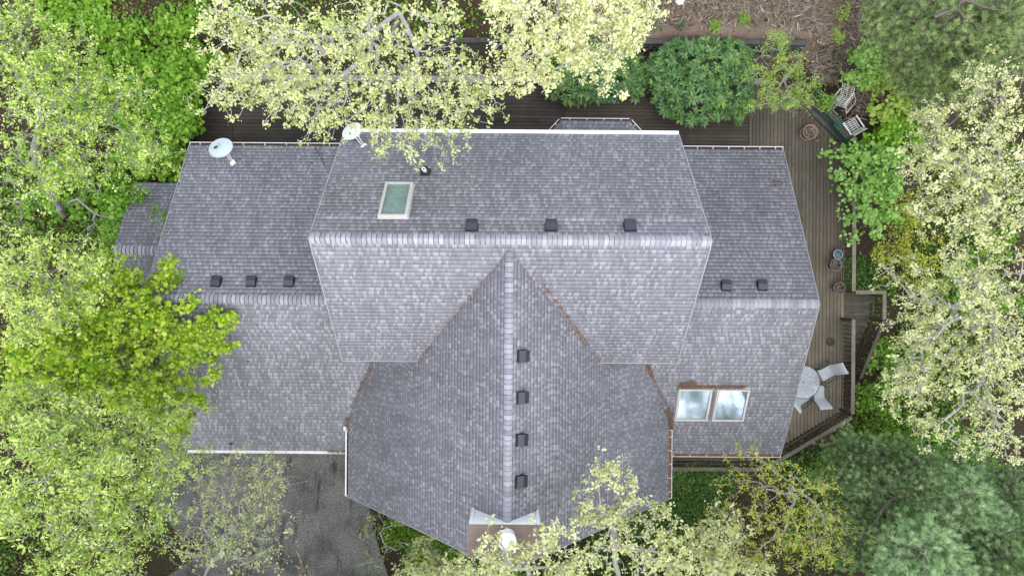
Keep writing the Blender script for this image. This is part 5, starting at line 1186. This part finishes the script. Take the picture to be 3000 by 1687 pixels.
# bare arching shrub by the wall
g = G(82); b_ = base(1625, 140)
pts = lobe_pts(g, [(1580, 130, -.5, 60, 30, .3, 26), (1640, 110, -.3, 60, 35, .3, 30), (1700, 140, -.5, 45, 30, .3, 14), (1600, 170, -.6, 40, 25, .3, 14)], .3, 3)
n_, p_, t_ = grow([b_, b_ + np.array([0, 0, .5])], pts, g, .3, .16)
t = thing('bare_shrub', 'leafless brown shrub arching in front of the timber wall between the rhododendrons', 'shrub', tuple(b_)); obj('stem', limb_mesh(n_, p_, .008, r_max=.03), M['bark_dark'], t)
g = G(83); b_ = base(1925, 150); pts = lobe_pts(g, [(1890, 135, -.5, 45, 25, .3, 20), (1940, 130, -.4, 40, 30, .3, 20), (1900, 170, -.5, 35, 25, .3, 12)], .3, 3)
n_, p_, t_ = grow([b_, b_ + np.array([0, 0, .4])], pts, g, .3, .16)
t = thing('bare_shrub', 'leafless grey shrub between the larger rhododendron and the small green tree', 'shrub', tuple(b_)); obj('stem', limb_mesh(n_, p_, .007, r_max=.025), M['bark'], t)
# fallen dead branch on the bank
def lay(pts_, up=.06): return [np.array([*Pd(x, y, .1)[:2], float(terr(*Pd(x, y, .1)[:2])) + up]) for x, y in pts_]
mb = MB(); q = lay([(1935, 8), (1905, 17), (1872, 30), (1840, 52), (1800, 78)]); mb.tube(q, [.05, .045, .04, .025, .012], 7)
q2 = lay([(1874, 28), (1862, 17), (1842, 16), (1825, 24), (1812, 34)]); mb.tube(q2, [.035, .032, .028, .02, .01], 6)
tag(obj('fallen_branch', mb.mesh(True), M['bark'], None, True, tuple(q[2])), 'forked grey fallen branch lying on the dry grass bank', 'branch')
for lab, x, y, r_, sd in (('larger grey green yucca on the dry bank under the oak tips', 1641, 58, .42, 1), ('smaller grey green yucca on the dry bank beside the red leaves', 1714, 55, .27, 2)):
    g = G(90 + sd); p = Pd(x, y, .1); p[2] = float(terr(p[0], p[1]))
    t = thing('yucca', lab, 'plant', tuple(p), 'yuccas on the dry bank')
    obj('leaf_rosette', leaves(g, np.repeat((p + np.array([0, 0, .08]))[None], 58, 0), r_, 'blade', per=1, jit=.015, tintc=.5, lift=.42, spread=.7), M['yucca'], t)
rk = MB().lathe([(0.0, -.1), (.16, -.05), (.2, .08), (.12, .2), (0, .22)], Pd(1709, 3, .1), 7); tag(obj('white_stone', rk.mesh(), M['pale_rock'], None, True, tuple(Pd(1709, 3, 0))), 'white stone at the top edge of the dry bank', 'stone')
# --- pines
def pine(label, trunk, whorls, seed, mat, n_len=.15, dens=1.0, group='soft pines on the right', per=46, tintc=.5):
    """whorls: lobes (x, y, z, rx, ry, rz, n) of needle tufts"""
    g = G(seed); pts = lobe_pts(g, [(*w_[:6], int(w_[6] * 1.75)) for w_ in whorls], .34, 7, .5); trunk = [np.array(p, float) for p in trunk]
    nodes, par, tips = grow(trunk, pts, g, .35, .05, .0)
    t = thing('pine_tree', label, 'tree', tuple(trunk[0]), group)
    obj('trunk', limb_mesh(nodes, par, .007, r_max=.15), M['bark_dark'], t)
    c = nodes[tips]; tw = c - nodes[par[tips]]; tw[:, 2] += .10; tw /= np.maximum(np.linalg.norm(tw, axis=1, keepdims=True), 1e-6)
    n = len(c) * per; cc = np.repeat(c, per, 0); td = np.repeat(tw, per, 0)
    back = g.random((n, 1)) * .10
    d = td * (.75 + .3 * g.random((n, 1))) + rdir(n, g) * .7; d /= np.linalg.norm(d, axis=1, keepdims=True)
    o0 = cc - td * back; L = n_len * (.75 + .5 * g.random((n, 1))); s = np.cross(d, rdir(n, g)); s /= np.linalg.norm(s, axis=1, keepdims=True)
    v = np.stack([o0 - s * .0062, o0 + s * .0062, o0 + d * L], 1).reshape(-1, 3)
    tt = (tintc + np.repeat(g.normal(size=len(c)) * .26, per) + g.normal(size=n) * .12).clip(0, 1)
    obj('needles', (v, np.arange(n * 3).reshape(-1, 3), tt), mat, t)
pine('olive green pine at the back right corner above the bushes', [base(2330, 60), Pd(2340, 55, 3), Pd(2350, 40, 8)],
     [(2230, 30, 4, 60, 40, .9, 170), (2300, 60, 5, 75, 55, 1.0, 260), (2390, 40, 6, 80, 50, 1.1, 280), (2480, 60, 6, 80, 60, 1.2, 300), (2350, 130, 4, 85, 50, 1, 270), (2450, 130, 5, 80, 50, 1, 260), (2290, 150, 2.5, 55, 40, .7, 120), (2540, 120, 5, 50, 60, 1, 160), (2370, 200, 2.5, 70, 40, .8, 190), (2300, 215, 1.5, 50, 35, .7, 110), (2440, 210, 3, 60, 35, .8, 130), (2350, 260, 1, 50, 30, .6, 90), (2250, 90, 3, 45, 30, .6, 80), (2540, 20, 7, 50, 40, 1, 160)], 101, M['needle_olive'], .15, tintc=.5)
pine('broad blue green pine beyond the lower right deck corner', [base(2240, 1240), Pd(2245, 1245, 1), Pd(2255, 1250, 4.5)],
     [(2120, 1130, 1, 45, 40, .6, 110), (2190, 1150, 1.6, 70, 50, .8, 200), (2280, 1160, 2, 70, 50, .8, 200), (2100, 1210, 1, 60, 40, .7, 130), (2190, 1230, 3, 85, 50, .9, 250), (2300, 1240, 3.2, 80, 55, .9, 240), (2220, 1310, 3, 85, 45, .9, 220), (2120, 1290, 1.4, 60, 45, .7, 120), (2350, 1180, 2, 60, 50, .8, 130), (2150, 1380, 1.5, 70, 50, .8, 150), (2240, 1390, 2.4, 80, 40, .8, 180)], 102, M['needle'], .14, tintc=.55)
pine('tallest silvery green pine in the lower right corner', [base(2300, 1360), Pd(2308, 1368, 3), Pd(2325, 1395, 9.2)],
     [(2320, 1345, 7.6, 55, 25, .6, 110), (2280, 1380, 7.2, 45, 30, .6, 90), (2370, 1370, 7.2, 45, 35, .6, 100), (2310, 1420, 7.4, 65, 30, .7, 130), (2250, 1425, 6, 50, 30, .6, 80), (2390, 1420, 6.4, 50, 30, .6, 80), (2330, 1390, 5, 110, 50, .9, 170)], 103, M['needle_pale'], .15, tintc=.48)
pine('silvery green pine under the right oak at the picture edge', [base(2410, 1230), Pd(2420, 1235, 3), Pd(2440, 1245, 7)],
     [(2410, 1220, 6.2, 50, 35, .6, 110), (2450, 1250, 5.8, 45, 35, .6, 90), (2490, 1290, 5, 50, 40, .7, 110), (2390, 1270, 4.6, 55, 40, .7, 100), (2450, 1320, 3.6, 75, 50, .9, 160), (2380, 1310, 3, 60, 50, .8, 120)], 104, M['needle_pale'], .14, tintc=.36)
pine('dark blue green pine in the far lower right corner', [base(2480, 1380), Pd(2490, 1385, 2), Pd(2520, 1400, 6)],
     [(2500, 1390, 4.6, 60, 40, .8, 150), (2450, 1410, 4, 55, 35, .7, 120), (2550, 1330, 4, 45, 50, .8, 130), (2540, 1420, 5, 45, 30, .7, 100), (2520, 1220, 2.5, 60, 50, .8, 140), (2440, 1170, 1.5, 60, 40, .7, 110), (2540, 1270, 3, 40, 40, .7, 90)], 105, M['needle'], .14, tintc=.45)

# ------------------------------------------------------------------ ground cover nobody could count
def scatter(regions, g):
    out = []
    for (x, y, rx, ry, n) in regions:
        c = Pd(x, y, -2.2)[:2]; s = K * 28.9 / F
        a_ = g.random(n) * 6.283; r_ = np.sqrt(g.random(n)) * (1 + .12 * g.normal(size=n))
        out.append(np.stack([c[0] + np.cos(a_) * r_ * rx * s, c[1] + np.sin(a_) * r_ * ry * s], 1))
    p = np.concatenate(out); return np.concatenate([p, terr(p[:, 0], p[:, 1])[:, None]], 1)
def in_house(p):
    x, y = p[:, 0], p[:, 1]
    dk = (x > -13.2) & (x < 13.7) & (y > 3.8) & (y < 8.65) | (x > 9.6) & (x < 13.7) & (y > -7.1 + (x - 10.1) * .6) & (y < 8.5 - (x - 11.3).clip(0) * .9) | (x > 5.5) & (x < 10.2) & (y > -7.1) & (y < 4)
    hs = (x > -12) & (x < 9.9) & (y > -5.8) & (y < 5.3) | (np.abs(x + .1) < 5.4) & (y > -7.1) & (y < 0)
    st_ = (x > 13.5) & (x < 15) & (y > -3) & (y < 0)
    return dk | hs | st_
def stuff(name, label, p, g, mat, leaf, shape, per, jit, tintc, lift=.1, cat_=None, up=.03, keep_drive=False, **kw):
    p = p[~in_house(p)]
    if not keep_drive:
        from mathutils.geometry import intersect_point_line
        poly = np.array(dpoly); x, y = p[:, 0], p[:, 1]; ins = np.zeros(len(p), bool); j = len(poly) - 1
        for i in range(len(poly)):
            cnd = ((poly[i, 1] > y) != (poly[j, 1] > y)) & (x < (poly[j, 0] - poly[i, 0]) * (y - poly[i, 1]) / (poly[j, 1] - poly[i, 1] + 1e-9) + poly[i, 0]); ins ^= cnd; j = i
        p = p[~ins]
    p = p + np.array([0, 0, up])
    o = obj(name, leaves(g, p, leaf, shape, per=per, jit=jit, tintc=tintc, lift=lift, **kw), mat); tag(o, label, cat_ or name.replace('_', ' '), kind='stuff'); return o
g = G(120)
stuff('leaf_litter', 'brown fallen leaves covering the woodland ground', scatter([(1288, 724, 1500, 900, 9000), (400, 40, 200, 60, 1500), (1650, 60, 160, 60, 900), (2150, 1000, 120, 200, 1200), (1850, 1290, 170, 100, 900), (150, 1430, 150, 60, 700), (560, 1430, 130, 40, 500), (2200, 250, 120, 100, 500), (120, 560, 160, 100, 700)], g), g, M['litter'], .085, 'oak', 2, .07, .32, spread=.8, var=.36)
stuff('litter_on_drive', 'brown leaves blown over the driveway edge', scatter([(600, 1440, 90, 30, 260), (480, 1440, 60, 40, 160), (660, 1400, 60, 30, 60), (935, 1330, 25, 60, 120), (960, 1420, 25, 40, 100)], g), g, M['litter'], .07, 'oak', 1, .05, .4, keep_drive=True, up=.06)
g = G(121)
stuff('ivy', 'dark green ivy covering the ground in front of the right wing', scatter([(1750, 1230, 110, 70, 2600), (1700, 1320, 130, 60, 1400), (1180, 1390, 90, 70, 900), (2010, 1170, 90, 60, 700), (1600, 1390, 150, 70, 1400), (1330, 1440, 170, 40, 900), (2190, 700, 60, 60, 700), (1420, 200, 50, 40, 200)], g), g, M['ivy'], .07, 'round', 3, .05, .48)
stuff('lime_groundcover', 'lime green low plants between the driveway and the front gable', scatter([(1110, 1390, 85, 60, 1500), (1020, 1330, 55, 40, 420), (1180, 1430, 70, 35, 700), (2340, 1110, 140, 80, 1100), (2060, 1190, 60, 50, 500), (2430, 1180, 90, 60, 500), (1280, 1445, 60, 20, 300), (1760, 1390, 120, 50, 500), (2240, 1080, 50, 60, 300), (2300, 1200, 230, 150, 1500), (2200, 1350, 250, 110, 1300), (2420, 950, 170, 120, 900), (2450, 450, 150, 150, 800)], g), g, M['ivy_lime'], .075, 'round', 4, .07, .5, lift=.25)
stuff('understorey', 'low green plants on the woodland floor to the left', scatter([(120, 520, 200, 130, 1500), (330, 560, 110, 110, 900), (200, 980, 260, 120, 900), (250, 150, 260, 170, 1200), (2450, 560, 160, 160, 900), (2380, 760, 200, 160, 900), (700, 60, 200, 90, 500), (1050, 110, 200, 60, 350), (60, 1400, 90, 60, 250)], g), g, M['ivy_lime'], .085, 'round', 4, .1, .38, lift=.3)
g = G(126)
stuff('weeds', 'low green weeds scattered through the dry grass bank', scatter([(2130, 60, 90, 50, 130), (2100, 150, 60, 70, 110), (1900, 70, 150, 40, 60), (2060, 230, 50, 40, 60), (2180, 120, 40, 60, 90), (1700, 50, 100, 40, 40)], g), g, M['hazel'], .075, 'slim', 6, .09, .45, lift=.3)
stuff('red_leaves', 'reddish fallen leaves between the yuccas', scatter([(1680, 75, 32, 22, 260), (1690, 95, 40, 14, 120)], g), g, M['litter'], .085, 'oak', 2, .05, .75, lift=.1)
g = G(122)
stuff('dry_grass', 'dry tan grass on the bank above the timber wall', scatter([(1850, 40, 260, 60, 9000), (2060, 60, 140, 70, 3000), (2110, 190, 90, 110, 2600), (1600, 60, 200, 45, 1800), (2230, 60, 120, 120, 900), (1700, -20, 500, 50, 2500)], g), g, M['drygrass'], .22, 'blade', 3, .05, .45, lift=.35, spread=1.0)
# brown needles caught on the roof
g = G(123)
def on_roof(samples):
    """pixel samples -> points on the highest roof plane there"""
    out = []
    for (x, y) in samples:
        best = None
        for k_, (O, N, U, V) in PL.items():
            p = onplane(x, y, O, N, .02); q = p - O; u_, v_ = np.dot(q, U), np.dot(q, V)
            if v_ < -.05: continue
            if k_ in ('fl', 'fr') and not (-7.7 < p[1] < 1): continue
            if k_ == 'ms' and not (XM0 < p[0] < XM1): continue
            if k_ == 'mn' and not (XM0 < p[0] < XM1): continue
            if k_[:2] in ('lw',) and not (XW0 < p[0] < -3): continue
            if k_[:2] in ('rw',) and not (3 < p[0] < XW1): continue
            if p[2] > {'m': ZM, 'f': ZF}.get(k_[0], ZW) + .03: continue
            if best is None or p[2] > best[2]: best = p
        if best is not None: out.append(best)
    return np.array(out)
sm_ = []
def along(a_, b_, n, w_, clumps=None):
    for i in range(n):
        t_ = g.random() if clumps is None else np.clip(g.choice(clumps) + g.normal() * .018, 0, 1)
        sm_.append((a_[0] + (b_[0] - a_[0]) * t_ + g.normal() * w_, a_[1] + (b_[1] - a_[1]) * t_ + g.normal() * w_))
along((1440, 790), (1226, 1056), 60, 1.0); along((1440, 790), (1226, 1056), 80, 1.8, [.15, .3, .42, .55, .66, .78, .9, .95])
along((1560, 790), (1760, 1060), 70, 1.0); along((1560, 790), (1760, 1060), 210, 2.2, [.2, .24, .36, .42, .5, .55, .62, .68, .75, .8, .9])
along((1094, 1066), (1026, 1195), 110, 1.2); along((1094, 1066), (1026, 1195), 100, 2.0, [.15, .45, .6, .8])
along((1893, 1066), (1962, 1205), 160, 1.5); along((1896, 1070), (1912, 1105), 260, 2.8); along((1958, 1200), (1967, 1240), 280, 3.4); along((1966, 1235), (1968, 1262), 120, 2.2)
along((1990, 1133), (2185, 1132), 800, 1.8); along((1995, 1129), (2040, 1124), 520, 4.0); along((2089, 1145), (2086, 1225), 60, 1.4)
along((1016, 1228), (1020, 1230), 120, 3.0); along((1016, 1252), (1020, 1256), 70, 2.6); along((960, 1321), (1014, 1323), 150, 1.2)
pn = on_roof(sm_)
o = obj('pine_needles', leaves(g, pn, .075, 'blade', per=2, jit=.018, tintc=.45, lift=.08, spread=.5, var=.4), M['brownneedle']); tag(o, 'brown pine needles caught in the roof valleys and above the paired skylights', 'needles', kind='stuff')
sm_ = []
for i in range(60): sm_.append((g.uniform(2225, 2330), g.uniform(470, 690)))
for i in range(25): sm_.append((g.uniform(2255, 2300), g.uniform(525, 545)))
pn = on_roof(sm_)
o = obj('twig_litter', leaves(g, pn, .10, 'blade', per=2, jit=.03, tintc=.3, lift=.05, spread=.4, var=.4), M['litter']); tag(o, 'small dark twigs and leaf scraps on the low right roof', 'twigs', kind='stuff')
sm_ = [(g.uniform(470, 760), g.uniform(900, 1310)) for i in range(26)] + [(g.uniform(1000, 1420), g.uniform(395, 560)) for i in range(26)] + [(g.uniform(1500, 1950), g.uniform(1330, 1520)) for i in range(34)] + [(g.uniform(560, 1000), g.uniform(435, 480)) for i in range(26)]
pn = on_roof(sm_)
o = obj('roof_scraps', leaves(g, pn, .075, 'oak', per=1, jit=.02, tintc=.55, lift=.03, spread=.3, var=.5), M['litter']); tag(o, 'few fallen leaf scraps on the roof under the overhanging trees', 'leaves', kind='stuff')
p = np.stack([np.concatenate([A0[0] + dd[0] * g.random(160) * 2.4 - nn[0] * (.12 + .08 * g.normal(size=160)), g.uniform(10, 13.5, 40)]), np.concatenate([A0[1] + dd[1] * g.random(160) * 2.4 * 1.0 - nn[1] * .16, g.uniform(-5, 7, 40)]), np.full(200, ZD + .01)], 1)
ym = 8.4 - (p[:, 0] - 11.3).clip(0) * .9; yl = -7.08 + (p[:, 0] - 10.15).clip(0) * .607
p = p[(p[:, 1] < ym) & (p[:, 1] > yl + .1)]
o = obj('deck_litter', leaves(g, p, .06, 'oak', per=2, jit=.03, tintc=.4, lift=.05, spread=.4, var=.4), M['litter']); tag(o, 'brown leaf scraps along the corner wall on the deck', 'leaves', kind='stuff')

# ------------------------------------------------------------------ unseen wood all round, outside the picture, added and shaped to shade the wings
g = G(140); lv, tr_ = [], MB()
spots = [(x, -14.8 - .5 * ((i * 7) % 4), 4.5, 12.5 + (i * 3) % 4) for i, x in enumerate((-20, -13, -6.5, 0, 6.5, 13, 20))] + \
        [(x, 15.4 + .6 * ((i * 5) % 3), 3.9, 4.6 + (i * 3) % 3) for i, x in enumerate((-20, -13, -6.5, 0, 6.5, 13, 20))] + \
        [(x, -17.5, 4.0, 4.0 + (i * 3) % 3) for i, x in enumerate((-20, -14, -8, -2, 4, 10, 16, 22))] + \
        [(-23.5, y, 4.4, 12.5 + i) for i, y in enumerate((-9, -3, 3))] + [(23.5, y, 4.4, 12.5 + i) for i, y in enumerate((-9, -3, 3))]
for (x, y, r, zc_) in spots:
    n = 1100; m = 90
    cc = rdir(m, g) * (g.random((m, 1)) ** (1 / 2.6)) * np.array([r, r, 4.8]); p = np.array([x, y, zc_]) + cc[g.integers(0, m, n)] + g.normal(size=(n, 3)) * .35
    keep_ = (np.abs(p[:, 1]) > .44 * (H - p[:, 2]) + .5) | (np.abs(p[:, 0]) > .78 * (H - p[:, 2]) + .5); p = p[keep_]
    lv.append(leaves(g, p, .25, 'oak', per=8, jit=.18, tintc=.40))
    z0 = float(terr(x, y)) - .1; tr_.tube([(x, y, z0), (x + .1, y, (z0 + zc_) / 2), (x, y, zc_ + 2)], [.24, .19, .07], 8)
    for k in range(5):
        a_ = k * 1.26 + x; tr_.tube([(x, y, zc_ - 2 + k * .7), (x + 2.4 * math.cos(a_), y + 2.4 * math.sin(a_), zc_ + .3 + k * .6)], [.09, .03], 6)
V_, F_, T_ = cat(lv); n0 = len(V_)
k4 = [q for q in tr_.f if len(q) == 4]
o = obj('shade_woods', (np.concatenate([V_, np.array(tr_.v)]), np.concatenate([F_, np.array(k4) + n0]), np.concatenate([T_, np.full(len(k4), .5)])), [M['oak_green'], M['bark_grey']])
mi = np.zeros(len(o.data.polygons), np.int32); mi[len(F_):] = 1; o.data.polygons.foreach_set('material_index', mi)
tag(o, 'unseen green oak woodland round the house, added to shade its wings', 'woodland', kind='stuff')
# ------------------------------------------------------------------ light and camera
SUN_EL, SUN_AZ = R(58), R(-80)          # azimuth measured from +X; the light comes from the front of the house
W = bpy.data.worlds.new('World'); S.world = W; W.use_nodes = True
nt = W.node_tree; bg = nt.nodes['Background']
sky = nt.nodes.new('ShaderNodeTexSky'); sky.sky_type = 'NISHITA'; sky.sun_disc = False
sky.sun_elevation = SUN_EL; sky.sun_rotation = math.pi / 2 - SUN_AZ
sky.air_density = 1.0; sky.dust_density = 0.6
hs = nt.nodes.new('ShaderNodeHueSaturation'); hs.inputs['Hue'].default_value = 0.506; hs.inputs['Saturation'].default_value = 0.34      # overcast: a greyer sky
nt.links.new(sky.outputs[0], hs.inputs['Color']); nt.links.new(hs.outputs[0], bg.inputs[0]); bg.inputs[1].default_value = 0.15
sl = bpy.data.lights.new('sun', 'SUN'); sl.energy = 0.72; sl.angle = R(78); sl.color = (1.0, 0.97, 0.93)
so_ = bpy.data.objects.new('sun', sl); COL.objects.link(so_); so_.location = (0, -20, 40)
dv_ = Vector((math.cos(SUN_EL) * math.cos(SUN_AZ), math.cos(SUN_EL) * math.sin(SUN_AZ), math.sin(SUN_EL)))
so_.rotation_euler = dv_.to_track_quat('Z', 'Y').to_euler()
cam = bpy.data.cameras.new('camera'); cam.sensor_width = 36; cam.sensor_fit = 'HORIZONTAL'; cam.lens = F / 3000 * 36; cam.clip_end = 400
co = bpy.data.objects.new('camera', cam); COL.objects.link(co); co.location = (0, 0, H); co.rotation_euler = (0, 0, ROLL)
S.camera = co
vs = S.view_settings; vs.view_transform = 'Standard'; vs.look = 'None'; vs.exposure = 1.98; vs.gamma = 1; vs.use_curve_mapping = False
S.cycles.max_bounces = 6; S.cycles.transparent_max_bounces = 12
